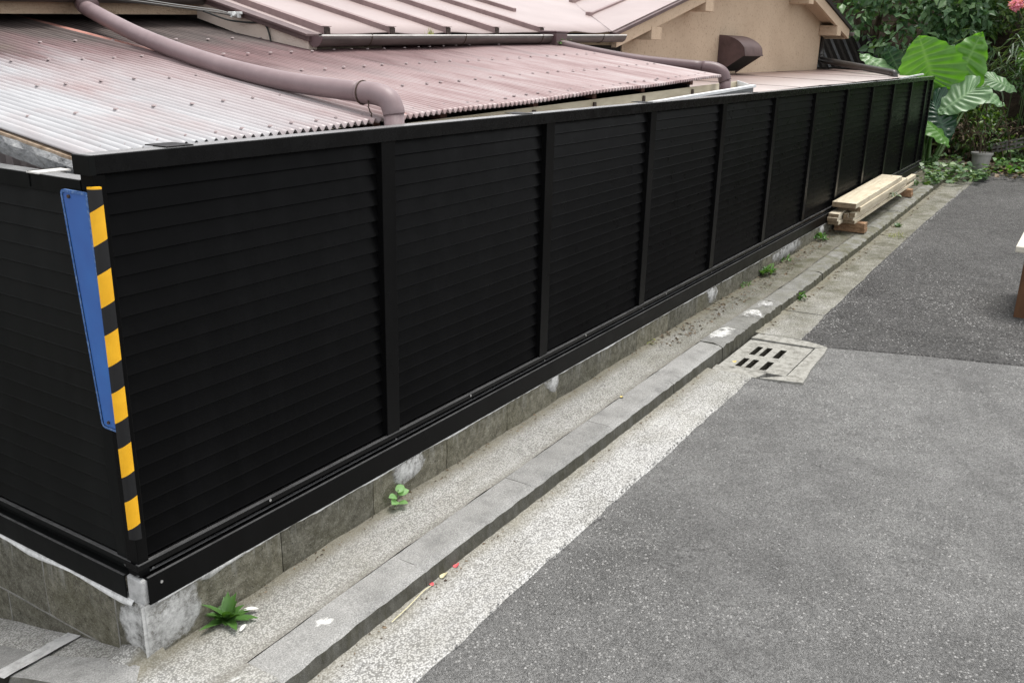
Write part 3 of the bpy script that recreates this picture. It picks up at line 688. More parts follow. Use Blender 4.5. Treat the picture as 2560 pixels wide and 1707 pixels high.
for i, (a, b) in enumerate([(-0.008, 0.1085), (0.1115, 0.4185), (0.4215, 0.8185), (0.8215, 1.2185), (1.2215, 1.6185), (1.6215, 2.0185), (2.0215, 2.4185), (2.4215, 2.8)]):
    side_block(a, b, 0.0605, WT-0.004, 40+i)
for i, (a, b) in enumerate([(-0.008, 0.20), (0.206, 0.62), (0.626, 1.02), (1.03, 1.42), (1.426, 1.82), (1.826, 2.22), (2.226, 2.8)]):
    side_block(a, b, -0.30, 0.057, 60+i)
M['joint_pale'] = mk_mortar('pale_joint', (0.10, 0.097, 0.085), (0.24, 0.235, 0.215))
m = MB(); m.box(-0.0072, 0.004, 0.0, 2.8, 0.0565, 0.0612)
for y_, a_, b_ in ((0.110, 0.062, 0.24), (0.420, 0.062, 0.24), (0.820, 0.062, 0.24), (0.203, -0.25, 0.056), (0.623, -0.25, 0.056)): m.box(-0.0068, 0.004, y_-0.0022, y_+0.0022, a_, b_)
part('mortar_joint', m, M['joint_pale'], wall)
# mortar bead along the top, wobbling
m = MB(); rows = []; q = random.Random(12)
for x in frange(0.03, 11.3, 0.02):
    a = 0.004+0.007*abs(math.sin(x*3.1)+0.6*math.sin(x*7.7+1)+0.5*math.sin(x*23))*0.5+q.uniform(0, 0.003)
    rows.append([(x, 0.012, WT+0.002), (x, -0.006, WT+0.001), (x, -0.013, WT-a*0.5), (x, -0.009, WT-a-0.003)])
m.grid(rows); part('mortar_bead', m, M['mortar'], wall, smooth=True)
m = MB(); rows = []
for y in frange(0.03, 2.8, 0.02):
    a = 0.010+0.006*math.sin(y*17)+q.uniform(0, 0.003)
    rows.append([(0.012, y, WT+0.0), (-0.006, y, WT+0.0), (-0.013, y, WT-a*0.6), (-0.008, y, WT-a-0.004)])
m.grid([r[::-1] for r in rows]); part('mortar_bead', m, M['mortar'], wall, smooth=True)
def wall_patch(pts, mat, th=0.006, face='y', name='mortar_smear'):
    m = MB(); n = len(pts); cx = sum(p[0] for p in pts)/n; cz = sum(p[1] for p in pts)/n
    inn = [(cx+(x-cx)*0.8, cz+(z-cz)*0.8) for x, z in pts]
    if face == 'y': f = lambda x, z, d: (x, -0.0085-d, z)
    else: f = lambda x, z, d: (-0.0065-d, x, z)
    V = [f(x, z, 0) for x, z in pts]+[f(x, z, th) for x, z in inn]+[f(cx, cz, th*1.1)]
    F = [(i, (i+1) % n, n+(i+1) % n, n+i) for i in range(n)]+[(n+i, n+(i+1) % n, 2*n) for i in range(n)]
    if face == 'x': F = [t[::-1] for t in F]
    m.add(V, F); o = part(name, m, mat, wall, smooth=True)
    at = o.data.attributes.new('body', 'FLOAT', 'POINT'); at.data.foreach_set('value', [0.75 if p[0] < 0 and len(pts) > 6 and abs(p[0]) < 0.02 else 0.0 for p in pts]+[0.4]*n+[0.7])
wall_patch([(0.92,0.245),(1.02,0.247),(1.10,0.248),(1.13,0.21),(1.10,0.175),(1.05,0.16),(0.99,0.155),(0.95,0.175),(0.94,0.21)], M['smear_white'])
wall_patch([(1.92,0.246),(2.0,0.248),(2.05,0.246),(2.055,0.20),(2.03,0.165),(1.98,0.18),(1.94,0.21)], M['smear_white'])
wall_patch([(3.80,0.235),(3.86,0.245),(3.95,0.243),(4.0,0.20),(3.97,0.145),(3.88,0.135),(3.83,0.16)], M['smear_white'])
wall_patch([(5.0,0.225),(5.2,0.24),(5.5,0.244),(5.75,0.24),(5.85,0.19),(5.75,0.165),(5.5,0.155),(5.2,0.15),(5.05,0.17)], M['smear'])
wall_patch([(6.28,0.244),(6.42,0.246),(6.46,0.20),(6.42,0.15),(6.33,0.145),(6.29,0.19)], M['smear_white'])
wall_patch([(-0.0145,0.245),(0.05,0.247),(0.15,0.243),(0.16,0.20),(0.16,0.14),(0.12,0.10),(0.05,0.09),(-0.0145,0.09)], M['smear_white'], 0.004)
wall_patch([(0.14,0.244),(0.24,0.246),(0.33,0.247),(0.32,0.236),(0.24,0.232),(0.17,0.222)], M['smear_white'], 0.006)
wall_patch([(-0.0122,0.25),(0.05,0.25),(0.09,0.22),(0.10,0.17),(0.08,0.11),(0.02,0.09),(-0.0122,0.09)], M['smear_white'], 0.004, 'x')
# corner pier that fills the gap between the two skirts
m = MB(); m.box(-0.004, 0.03, -0.006, 0.055, 0.238, 0.312); part('mortar_pier', m, M['mortar_grey'], wall, bevel=0.006)

# ------------------------------------------------------------------ black louvre fence along the lane
fence = thing('louvre_fence', 'long black metal louvre fence along the grey lane, its slats between upright posts', 'fence', (0, 0, WT))
ZT, ZR, ZB = 1.33, 1.293, 0.357
m = MB(); m.box(-0.010, 11.03, -0.006, 0.046, ZR-0.002, ZT)
part('top_rail', m, M['fence_rail'], fence, bevel=0.0012)
m = MB(); m.box(-0.013, 0.002, -0.0085, 0.049, ZR-0.004, ZT+0.001); part('end_cap', m, M['fence_side'], fence, bevel=0.001)
PX = [0.935+0.9663*i for i in range(11)]
post_m = MB(); post_m.box(0.0, 0.062, 0.001, 0.045, ZB, ZR-0.0025)
p0 = None
for i, x in enumerate(PX):
    if p0 is None:
        mm = MB(); mm.box(x, x+0.062, 0.001, 0.045, ZB, ZR-0.0025); p0 = part('post', mm, M['fence_post'], fence, bevel=0.0015, loc=(0, 0, 0))
    else: inst(p0, 'post', fence, (x-PX[0], 0, 0))
mm = MB(); mm.box(-0.001, 0.028, 0.001, 0.045, 0.318, ZR-0.0045); part('corner_post', mm, M['fence_post'], fence, bevel=0.0015)
mm = MB(); mm.box(10.98, 11.03, 0.001, 0.045, ZB, ZR-0.0025); part('end_post', mm, M['fence_post'], fence, bevel=0.0015)
NS = 20; pitch_s = (ZR-0.004-ZB)/NS
def slat_mesh(x0, x1, z0, yo=0.005):
    m = MB()
    prof = [(0.0235+yo, z0+pitch_s+0.002), (0.0125+yo, z0+0.004), (0.0115+yo, z0+0.0015), (0.0135+yo, z0), (0.0175+yo, z0+0.002), (0.0275+yo, z0+pitch_s+0.002)]
    m.prism([(x0, y, z) for y, z in prof], (x1-x0, 0, 0)); return m
s0 = None
spans = [(0.028, PX[0])]+[(PX[i]+0.062, PX[i+1]) for i in range(len(PX)-1)]+[(PX[-1]+0.062, 10.98)]
base_len = PX[1]-PX[0]-0.062
for pi, (a, b) in enumerate(spans):
    first = None
    for k_ in range(NS):
        z0 = ZB+0.001+k_*pitch_s
        if first is None:
            if s0 is not None and abs((b-a)-base_len) < 1e-4:
                o = inst(s0, 'slat', fence, (a-s0['a'], 0, 0)); first = o
            else:
                o = part('slat', slat_mesh(a+0.001, b-0.001, z0), M['fence'], fence, loc=(0, 0, 0)); first = o
                if abs((b-a)-base_len) < 1e-4: s0 = o; s0['a'] = a
        else:
            o = inst(first, 'slat', fence, (first.location.x, rnd.uniform(-0.0006, 0.0006), k_*pitch_s+rnd.uniform(-0.0004, 0.0004)))
if s0 is not None and 'a' in s0:
    for o in bpy.data.objects:
        if 'a' in o.keys(): del o['a']
m = MB(); m.box(-0.006, 11.03, 0.0, 0.046, 0.337, ZB-0.003); part('bottom_rail', m, M['fence_rail'], fence, bevel=0.001)
for nm, y0_, y1_, z0_, z1_ in (('ledge_or_glint', -0.0025, 0.008, ZB-0.0035, ZB-0.001), ('ledge_or_glint', 0.003, 0.010, 0.3225, 0.3255), ('rail_glint', -0.0045, 0.044, ZT+0.0003, ZT+0.0014)):  # thin strips added to carry painted highlights along lips and rail top
    m = MB(); m.box(-0.004, 11.025, y0_, y1_, z0_, z1_); part(nm, m, M['ledge_or_glint' if nm == 'ledge_or_glint' else 'cap_glint'], fence)
m = MB(); m.box(0.012, 11.03, 0.018, 0.04, 0.312, 0.3365); part('track', m, M['fence'], fence, bevel=0.0008)
for a, b in ((0.009, 3.929), (3.931, 7.85), (7.852, 11.03)):
    m = MB(); m.box(a, b, -0.014, -0.010, 0.2465, 0.311); m.box(a, b, -0.0142, 0.016, 0.3112, 0.3145); m.box(a, b, -0.0142, -0.011, 0.3145, 0.318)
    m.box(a, b, -0.0142, 0.006, 0.2435, 0.2462)
    part('skirt_board', m, M['fence_post'], fence, bevel=0.0008)
    m = MB(); m.box(a+0.001, b-0.001, -0.0146, -0.0085, 0.3182, 0.3196); part('ledge_or_glint', m, M['ledge_or_glint'], fence)  # painted highlight along the upper lip of the skirt
def screw(x, y, z, parent, axis='y'):
    m = MB(); n = 8
    if axis == 'y': m.tube([(x, y+0.001, z), (x, y-0.002, z)], 0.0042, n)
    else: m.tube([(x+0.001, y, z), (x-0.002, y, z)], 0.0042, n)
    return part('screw', m, M['screw'], parent)
for x, z in ((0.04, 0.332-0.006), (0.045, 0.292)): screw(x, -0.0145 if z < 0.31 else 0.0055, z, fence)
for x in (0.95, 1.92, 2.9, 3.86, 4.8, 5.78, 6.75): screw(x+0.03, 0.0055, 0.327, fence)
for x in (0.42, 1.4, 2.3, 3.2): screw(x, -0.0025, 0.349, fence)
for x in (0.19, 1.72, 2.80, 4.35, 6.1, 7.80, 9.3):
    m = MB(); m.box(x, x+0.075, 0.002, 0.078, ZT+0.0018, ZT+0.004)
    part('rail_clip', m, M['fence'], fence)


# ------------------------------------------------------------------ side fence running back from the corner
sf = thing('side_fence', 'short charcoal louvre fence turning back from the corner, left of the striped guard', 'fence', (0.02, 0.06, WT))
ZT2 = 1.274
m = MB(); m.box(0.0, 0.045, 0.05, 2.6, ZT2-0.036, ZT2); part('top_rail', m, M['fence_side'], sf, bevel=0.001)
mm = MB(); mm.box(0.001, 0.044, 0.047, 0.085, ZB-0.004, ZT2-0.037); sp0 = part('post', mm, M['fence_side'], sf, loc=(0, 0, 0))
inst(sp0, 'post', sf, (0, 0.97, 0)); inst(sp0, 'post', sf, (0, 1.95, 0))
NS2 = 19; pitch2 = (ZT2-0.040-ZB)/NS2
for a, b in ((0.086, 1.016), (1.056, 1.996), (2.036, 2.58)):
    first = None
    for k_ in range(NS2):
        z0 = ZB+0.002+k_*pitch2
        if first is None:
            m = MB()
            prof = [(0.0165, z0+pitch2+0.002), (0.0085, z0+0.004), (0.0078, z0+0.0015), (0.009, z0), (0.012, z0+0.002), (0.020, z0+pitch2+0.002)]
            m.prism([(x, a, z) for x, z in prof][::-1], (0, b-a, 0)); first = part('slat', m, M['fence_side'], sf, loc=(0, 0, 0))
        else: inst(first, 'slat', sf, (0, 0, k_*pitch2))
m = MB(); m.box(0.0, 0.046, 0.018, 2.6, 0.338, ZB-0.003); part('bottom_rail', m, M['fence_side'], sf, bevel=0.001)
m = MB(); m.box(-0.0025, 0.006, 0.03, 2.59, ZB-0.0028, ZB-0.0005); part('ledge_or_glint', m, M['ledge_or_glint'], sf)  # side fence gets the same painted highlight strips
m = MB(); m.box(0.001, 0.044, 0.052, 2.59, ZT2+0.0002, ZT2+0.0012); part('rail_glint', m, M['cap_glint'], sf)
m = MB(); m.box(-0.0106, -0.005, 0.053, 2.59, 0.3132, 0.3146); part('ledge_or_glint', m, M['ledge_or_glint'], sf)
m = MB(); m.box(0.014, 0.04, 0.03, 2.6, 0.300, 0.3375); part('track', m, M['fence_side'], sf)
m = MB(); m.box(-0.010, -0.006, 0.052, 2.6, 0.2495, 0.309); m.box(-0.0102, 0.016, 0.052, 2.6, 0.3092, 0.313); part('skirt_board', m, M['fence_side'], sf, bevel=0.0008)
screw(0.0135, 0.075, 0.325, sf, 'x')
m = MB(); m.box(-0.004, 0.075, 0.195, 0.24, ZT2+0.0005, ZT2+0.004); part('rail_clip', m, M['flashing'], sf)
m = MB(); m.box(-0.003, 0.09, 0.235, 0.238, ZT2-0.03, ZT2+0.005); part('rail_clip', m, M['fence_side'], sf)

# ------------------------------------------------------------------ striped corner guard and blue plate
m = MB(); ring = []
for i in range(9):
    a = math.pi*1.5-(math.pi/2)*i/8
    ring.append((0.0035+0.0185*math.cos(a)*1.0, 0.0015+0.0185*math.sin(a)))
poly = [(0.007, -0.0075), (0.0045, -0.0175)]+ring[1:-1]+[(-0.0160, 0.004), (-0.0105, 0.007)]
bot = [(x, y, 0.432) for x, y in poly]; n = len(poly)
rows = [[(x, y, z) for x, y in poly+[poly[0]]] for z in frange(0.432, 1.266, 0.02)]
m.grid(rows); m.add(rows[-1][:-1], [tuple(range(n))]); m.add(rows[0][:-1], [tuple(range(n))[::-1]])
single('corner_guard', m, M['guard'], 'black and yellow striped foam guard strip on the fence corner', 'corner guard', loc=(0, 0, 0.432), smooth=False)
sg = thing('blue_sign', 'tall narrow plain blue enamel plate hung beside the striped corner guard', 'sign', (-0.03, 0.02, 0.70))
def sgp(y, z, d=0.0):           # plate hangs slightly forward and askew
    t = (z-0.70)/0.55; return (-0.004-0.010*t-d, y+(-0.014+0.031*t if y > 0.03 else 0.0), z)
W0, W1, Z0_, Z1_ = 0.005, 0.083, 0.702, 1.254
def rrect(y0, y1, z0, z1, r, n=5):
    out = []
    for cy, cz, a0 in ((y1-r, z1-r, 0), (y0+r, z1-r, 90), (y0+r, z0+r, 180), (y1-r, z0+r, 270)):
        for i in range(n): a = R(a0+90*i/(n-1)); out.append((cy+r*math.cos(a), cz+r*math.sin(a)))
    return out
o_ = rrect(W0, W1, Z0_, Z1_, 0.012); i_ = rrect(W0+0.006, W1-0.006, Z0_+0.006, Z1_-0.006, 0.008)
m = MB(); n = len(o_)
m.add([sgp(y, z, -0.002) for y, z in i_]+[sgp(y, z, 0.001) for y, z in i_], [tuple(range(n, 2*n))]+[tuple(range(n))[::-1]]+[(i, n+i, n+(i+1) % n, (i+1) % n) for i in range(n)])
part('plate', m, M['sign'], sg)
m = MB(); m.add([sgp(y, z, 0.003) for y, z in o_]+[sgp(y, z, 0.003) for y, z in i_]+[sgp(y, z, -0.003) for y, z in o_], [(i, (i+1) % n, n+(i+1) % n, n+i)[::-1] for i in range(n)]+[(i, 2*n+i, 2*n+(i+1) % n, (i+1) % n)[::-1] for i in range(n)])
part('rim', m, M['sign_rim'], sg)
for z in (1.24, 0.72):
    m = MB(); p = sgp(0.055, z, 0.001); m.tube([p, (p[0]-0.004, p[1], p[2])], 0.004, 8); part('rivet', m, M['clip'], sg)

# ------------------------------------------------------------------ shed with the corrugated roof
KX, TY = 0.0305, 0.14
def zr(x, y): return 1.306+KX*(x-0.55)+TY*(y-0.20)
shed = thing('shed', 'low shed with faded pink corrugated roof just behind the black fence', 'shed', (2.2, 1.2, -1.2))
def sheet(x0, x1, y0, y1, lift, seed, curl=0.0):
    q = random.Random(seed); m = MB(); pit = 0.032; n = int((x1-x0)/pit*8); P = []
    ys = frange(y0, y0+0.08, 0.02)[:-1]+frange(y0+0.08, y1, 0.16)
    ph = 2.0
    for i in range(n+1):
        x = x0+(x1-x0)*i/n; row = []
        for y in ys:
            w = 0.0080*math.cos(2*math.pi*(x-0.014)/pit)
            sag = 0.004*math.sin(1.7*y+ph)+0.003*math.sin(5*x+2*y)
            ed = curl*max(0, 1-(x1-x)/0.06)*0.012
            row.append((x, y+0.004*math.sin(2.1*x+1), zr(x, y)+w+sag+lift+ed))
        P.append(row)
    m.grid(P)
    o = part('roof_sheet', m, M['corr'], shed, smooth=True)
    s = o.modifiers.new('thickness', 'SOLIDIFY'); s.thickness = 0.0012; s.offset = -1
    return o
sx = [0.127, 0.72, 1.235, 1.83, 2.44, 3.05, 3.66, 4.285]
for i in range(7):
    sheet(sx[i], sx[i+1]+0.03*(i < 6), 0.19+0.002*(i % 2), 2.75, 0.0004*(7-i)+(0.002 if i < 2 else 0), i+1, 0.8 if i == 1 else 0.0)
m = MB(); m.grid([[(x, y, zr(x, y)+0.0085+0.003*((x-1.262)/0.05)) for y in frange(0.21, 2.6, 0.2)] for x in (1.268, 1.285, 1.300, 1.318)])
part('rusty_lap', m, M['rust'], shed, smooth=True)
# capped roof nails on the crests
cap0 = None
def crest(x): return 0.014+0.032*round((x-0.014)/0.032)
for y, st_, off in ((0.262, 3, 0), (0.60, 4, 2), (0.98, 4, 1), (1.36, 4, 3), (1.72, 5, 0)):
    i = 0
    x = crest(0.17)+0.032*off
    while x < 4.25:
        yy = y+rnd.uniform(-0.012, 0.012); xx_ = x+0.032*(rnd.random() < 0.1)
        if not (yy > 1.39 and 2.1 < xx_ < 4.5):
            p = (xx_, yy, zr(xx_, yy)+0.0105)
            if cap0 is None:
                m = MB(); n = 8
                V = [(p[0]+0.0085*math.cos(6.283*j/n), p[1]+0.0085*math.sin(6.283*j/n), p[2]-0.001) for j in range(n)]+[(p[0]+0.0055*math.cos(6.283*j/n), p[1]+0.0055*math.sin(6.283*j/n), p[2]+0.0035) for j in range(n)]
                m.add(V, [(j, (j+1) % n, n+(j+1) % n, n+j) for j in range(n)]+[tuple(range(n, 2*n))])
                cap0 = part('nail_cap', m, M['cap'], shed, loc=(p[0]-2.2, p[1]-1.2, p[2]+1.2)); c0 = Vector(p)
            else: inst(cap0, 'nail_cap', shed, (p[0]-2.2, p[1]-1.2, p[2]+1.2))
        x += 0.032*st_
# weathered bargeboard under the left edge and the ribbed wall
def lf(y, dz): return zr(0.14, y)+dz
m = MB(); P = []
q = random.Random(5)
for y in frange(0.17, 2.7, 0.03):
    P.append([(0.118+q.uniform(-0.003, 0.003), y, lf(y, -0.012)), (0.112+q.uniform(-0.004, 0.002), y, lf(y, -0.026)), (0.113+q.uniform(-0.004, 0.002), y, lf(y, -0.040)), (0.116, y, lf(y, -0.058+q.uniform(-0.001, 0.001))), (0.135, y, lf(y, -0.060))])
m.grid([r[::-1] for r in P]); m.add([(0.118, 0.17, lf(0.17, -0.012)), (0.135, 0.17, lf(0.17, -0.012)), (0.135, 0.17, lf(0.17, -0.06)), (0.116, 0.17, lf(0.17, -0.058))], [(0, 3, 2, 1)])
part('weathered_board', m, M['peeling'], shed)
m = MB(); P = [[(0.122, y, lf(y, -0.0065)), (0.146, y, lf(y, -0.005))] for y in frange(0.19, 2.7, 0.1)]; m.grid([r[::-1] for r in P])
m.grid([[(0.1205, y, lf(y, -0.018)), (0.1215, y, lf(y, -0.0065))] for y in frange(0.19, 2.7, 0.1)]); part('batten_edge', m, M['bare'], shed)
m = MB(); P = []
for y in frange(0.38, 2.7, 0.0105):
    ph = (y/0.066) % 1.0; d = 0.0 if ph < 0.55 else (0.014 if 0.65 < ph < 0.9 else 0.007)
    P.append([(0.21+d, y, z) for z in (-1.2, 1.222)]+[(0.21+d, y, lf(y, -0.03))])
m.grid([r[::-1] for r in P]); part('ribbed_wall', m, M['ribwall'], shed)
m = MB(); m.box(0.07, 0.215, 0.33, 2.7, 1.19, 1.205); part('ledge_or_glint', m, M['flashing'], shed)
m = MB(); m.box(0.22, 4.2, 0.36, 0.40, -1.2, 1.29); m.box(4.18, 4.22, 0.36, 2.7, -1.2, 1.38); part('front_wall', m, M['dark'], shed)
for x in (1.22, 1.60, 2.26, 2.80, 3.35, 4.02):
    m = MB(); m.hexa([(x, 0.278, zr(x, 0.278)-0.05), (x+0.04, 0.278, zr(x, 0.278)-0.05), (x+0.04, 1.2, zr(x, 1.2)-0.05), (x, 1.2, zr(x, 1.2)-0.05), (x, 0.278, zr(x, 0.278)-0.014), (x+0.04, 0.278, zr(x, 0.278)-0.014), (x+0.045, 1.2, zr(x, 1.2)-0.014), (x, 1.2, zr(x, 1.2)-0.014)])
    part('rafter', m, M['rafter'], shed, bevel=0.002)

# box gutter under the corrugated eave
bgx = thing('box_gutter', 'old white plastic box gutter between corrugated roof and black fence top', 'gutter', (2.9, 0.18, 1.25))
def gzb(x): return 1.3735+0.0225*(x-4.391)-0.003
def gzf(x): return 1.366+0.0285*(x-4.6)
m = MB()
for a, b in zip(frange(1.0, 4.83, 0.5)[:-1], frange(1.0, 4.83, 0.5)[1:]):
    m.hexa([(a, 0.27, gzb(a)-0.12), (b, 0.27, gzb(b)-0.12), (b, 0.274, gzb(b)-0.12), (a, 0.274, gzb(a)-0.12), (a, 0.27, gzb(a)), (b, 0.27, gzb(b)), (b, 0.276, gzb(b)), (a, 0.276, gzb(a))])
part('back_board', m, M['pvc_yellow'], bgx)
m = MB(); x0, x1 = 1.0, 4.66
m.hexa([(x0, 0.096, gzf(x0)-0.022), (x1, 0.096, gzf(x1)-0.016), (x1, 0.122, gzf(x1)-0.016), (x0, 0.122, gzf(x0)-0.022), (x0, 0.096, gzf(x0)), (x1, 0.096, gzf(x1)), (x1, 0.122, gzf(x1)), (x0, 0.122, gzf(x0))])
part('front_rim', m, M['pvc_white'], bgx, bevel=0.002)
m = MB(); m.hexa([(x0, 0.102, gzf(x0)-0.14), (x1-0.03, 0.102, gzf(x1)-0.11), (x1-0.03, 0.108, gzf(x1)-0.11), (x0, 0.108, gzf(x0)-0.14), (x0, 0.102, gzf(x0)-0.023), (x1-0.03, 0.102, gzf(x1)-0.017), (x1-0.03, 0.108, gzf(x1)-0.017), (x0, 0.108, gzf(x0)-0.023)])
part('front_face', m, M['pvc_grey'], bgx)
m = MB(); m.hexa([(x0, 0.108, gzf(x0)-0.135), (x1-0.03, 0.108, gzf(x1)-0.085), (x1+0.15, 0.27, gzf(x1)-0.085), (x0, 0.27, gzf(x0)-0.135), (x0, 0.108, gzf(x0)-0.13), (x1-0.03, 0.108, gzf(x1)-0.08), (x1+0.15, 0.27, gzf(x1)-0.08), (x0, 0.27, gzf(x0)-0.13)])
part('bed', m, M['pvc_white'], bgx)
m = MB(); m.hexa([(4.625, 0.109, 1.27), (4.80, 0.269, 1.27), (4.806, 0.269, 1.27), (4.631, 0.109, 1.27), (4.625, 0.109, 1.364), (4.80, 0.269, 1.385), (4.812, 0.269, 1.385), (4.637, 0.109, 1.364)]); part('end_cap', m, M['pvc_white'], bgx)
for x in (1.55, 2.235, 2.79, 3.345, 4.02, 4.5):
    m = MB(); z = gzb(x)
    m.prism([(x, 0.268, z-0.012), (x+0.022, 0.268, z-0.012), (x+0.026, 0.268, z-0.03), (x+0.012, 0.268, z-0.075), (x+0.004, 0.268, z-0.07), (x-0.002, 0.268, z-0.03)], (0, -0.006, 0)); part('hanger', m, M['clip'], bgx)

# ------------------------------------------------------------------ house
house = thing('house', 'beige stucco house with pink metal roof and a gable facing the lane', 'house', (7.0, 4.0, -1.2))
YE = 1.43
def za(x, y): return 1.607+0.025*(x-2.24)+0.242*(y-1.45)        # main slope
ZW0, XW0, SW = 1.69, 5.34, 0.23
APX, APZ = 9.34, 2.61
def zw(x): return ZW0+SW*(x-XW0) if x <= APX else APZ-0.21*(x-APX)
# valley: za = zw
def valley_y(x): return 1.45+(zw(x)-1.607-0.025*(x-2.24))/0.242
xv0 = 5.34
for _ in range(60): xv0 -= (valley_y(xv0)-YE)/ (SW/0.242)
m = MB()
rows = []
for t in frange(0, 1, 0.05):
    y = YE+4.6*t
    xr = 2.14
    # right border of the main slope: the valley
    xe = xv0
    lo, hi = xv0, APX
    for _ in range(30):
        mid = (lo+hi)/2
        if valley_y(mid) < y: lo = mid
        else: hi = mid
    xe = lo
    rows.append([(xr+(xe-xr)*s, y, za(xr+(xe-xr)*s, y)+0.004*math.sin(9*(xr+(xe-xr)*s))*math.sin(3*y)+(-0.006*math.sin(math.pi*(((xr+(xe-xr)*s-2.24)/0.497) % 1)) if t < 0.02 else 0)) for s in frange(0, 1, 0.02)])
m.grid(rows)
o = part('main_roof', m, M['roof'], house, smooth=True)
s = o.modifiers.new('thickness', 'SOLIDIFY'); s.thickness = 0.006; s.offset = -1
m = MB(); rows = []
for s_ in frange(0, 1, 0.03):
    x = xv0+(APX-xv0)*s_; y1 = max(YE, valley_y(x)); rows.append([(x, YE+(y1+0.004-YE)*t, zw(x)+0.003*math.sin(7*x)*math.sin(5*t)) for t in frange(0, 1, 0.1)])
m.grid([r[::-1] for r in rows])
m.add([(APX, YE, APZ), (APX, 7, APZ), (12.62, 7, zw(12.62)), (12.62, YE, zw(12.62))], [(0, 1, 2, 3)])
o = part('gable_roof', m, M['roof'], house); s = o.modifiers.new('thickness', 'SOLIDIFY'); s.thickness = 0.006; s.offset = -1
# battens with end caps
def slope_bar(x, y0, y1, w, h, mat, name, zf, parent, cap=True):
    m = MB(); m.hexa([(x, y0, zf(x, y0)-0.001), (x+w, y0, zf(x, y0)-0.001), (x+w, y1, zf(x, y1)-0.001), (x, y1, zf(x, y1)-0.001), (x, y0, zf(x, y0)+h), (x+w, y0, zf(x, y0)+h), (x+w, y1, zf(x, y1)+h), (x, y1, zf(x, y1)+h)])
    o = part(name, m, mat, parent, bevel=0.002)
    if cap:
        m = MB(); m.box(x+0.003, x+w-0.003, y0-0.006, y0-0.0005, zf(x, y0)-0.03, zf(x, y0)+h-0.003); part('batten_end', m, M['cap_end'], o)
        m = MB(); m.box(x-0.003, x+w+0.003, y0-0.010, y0+0.02, zf(x, y0)+h+0.0003, zf(x, y0)+h+0.003); part('batten_flap', m, M['batten'], o)
    return o
for x in (2.215, 2.70, 3.19, 3.69, 4.225): slope_bar(x, YE-0.012, 5.6, 0.042, 0.034, M['batten'], 'roof_batten', za, house)
slope_bar(4.74, 1.95, 5.6, 0.040, 0.032, M['batten'], 'roof_batten', za, house, False)
# gable-slope seams (run with the bargeboard) and valley seam
def gbar(y, x0, x1):
    m = MB(); m.hexa([(x0, y, zw(x0)), (x1, y, zw(x1)), (x1, y+0.03, zw(x1)), (x0, y+0.03, zw(x0)), (x0, y, zw(x0)+0.022), (x1, y, zw(x1)+0.022), (x1, y+0.03, zw(x1)+0.022), (x0, y+0.03, zw(x0)+0.022)]); part('roof_batten', m, M['batten'], house)
def inv_valley(y):
    lo, hi = xv0, APX
    for _ in range(40):
        mid = (lo+hi)/2
        if valley_y(mid) < y: lo = mid
        else: hi = mid
    return lo
for y in (1.90, 2.36, 2.82): gbar(y, inv_valley(y)+0.02, APX)
m = MB(); pts = [(x, valley_y(x), zw(x)+0.003) for x in frange(xv0, 8, 0.2)]; m.tube(pts, 0.005, 6); part('valley_seam', m, M['maroon'], house)
for y in (1.90, 2.36):
    x = inv_valley(y); m = MB(); m.box(x-0.035, x+0.035, y-0.01, y+0.035, zw(x)-0.005, zw(x)+0.035); part('seam_end', m, M['batten'], house, bevel=0.008)
# left verge: bargeboard (stucco) with maroon edging
XL = 2.10
def rake(dz): return lambda y: za(XL, y)+dz
def zroofline(y): return 1.596+0.242*(y-1.40)
m = MB()
m.hexa([(XL, 1.405, 1.48), (XL+0.05, 1.405, 1.48), (XL+0.05, 2.16, 1.664), (XL, 2.16, 1.664), (XL, 1.405, 1.575), (XL+0.05, 1.405, 1.575), (XL+0.05, 2.16, zroofline(2.16)-0.012), (XL, 2.16, zroofline(2.16)-0.012)])
part('left_bargeboard', m, M['stucco_pale'], house)
m = MB()
for a, b, dx, h0, h1 in ((1.39, 5.9, 0.02, -0.030, -0.006), (1.385, 5.9, 0.036, -0.008, 0.006)):
    m.hexa([(XL-dx, a, zroofline(a)+h0), (XL+0.05, a, zroofline(a)+h0), (XL+0.05, b, zroofline(b)+h0), (XL-dx, b, zroofline(b)+h0), (XL-dx, a, zroofline(a)+h1), (XL+0.05, a, zroofline(a)+h1), (XL+0.05, b, zroofline(b)+h1), (XL-dx, b, zroofline(b)+h1)])
part('verge_trim', m, M['maroon'], house, bevel=0.003)
# front fascia / dark recess under the main eave
m = MB(); m.box(XL+0.052, 2.62, 1.405, 1.43, 1.46, 1.568); part('fascia_end', m, M['stain'], house)
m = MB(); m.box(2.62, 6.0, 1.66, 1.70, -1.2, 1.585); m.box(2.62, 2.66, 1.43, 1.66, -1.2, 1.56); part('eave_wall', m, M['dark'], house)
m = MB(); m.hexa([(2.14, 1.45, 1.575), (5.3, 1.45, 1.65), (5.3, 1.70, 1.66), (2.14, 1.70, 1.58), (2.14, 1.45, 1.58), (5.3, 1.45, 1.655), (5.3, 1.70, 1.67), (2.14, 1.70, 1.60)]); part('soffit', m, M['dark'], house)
m = MB(); P = []
q = random.Random(9)
for x in frange(2.46, 4.52, 0.1):
    P.append([(x, 1.385+q.uniform(-0.006, 0.006), zr(x, 1.385)+0.014+q.uniform(0, 0.004)), (x, 1.43, zr(x, 1.43)+0.020), (x, 1.50, zr(x, 1.5)+0.045)])
m.grid(P); part('flashing', m, M['flashing'], house)
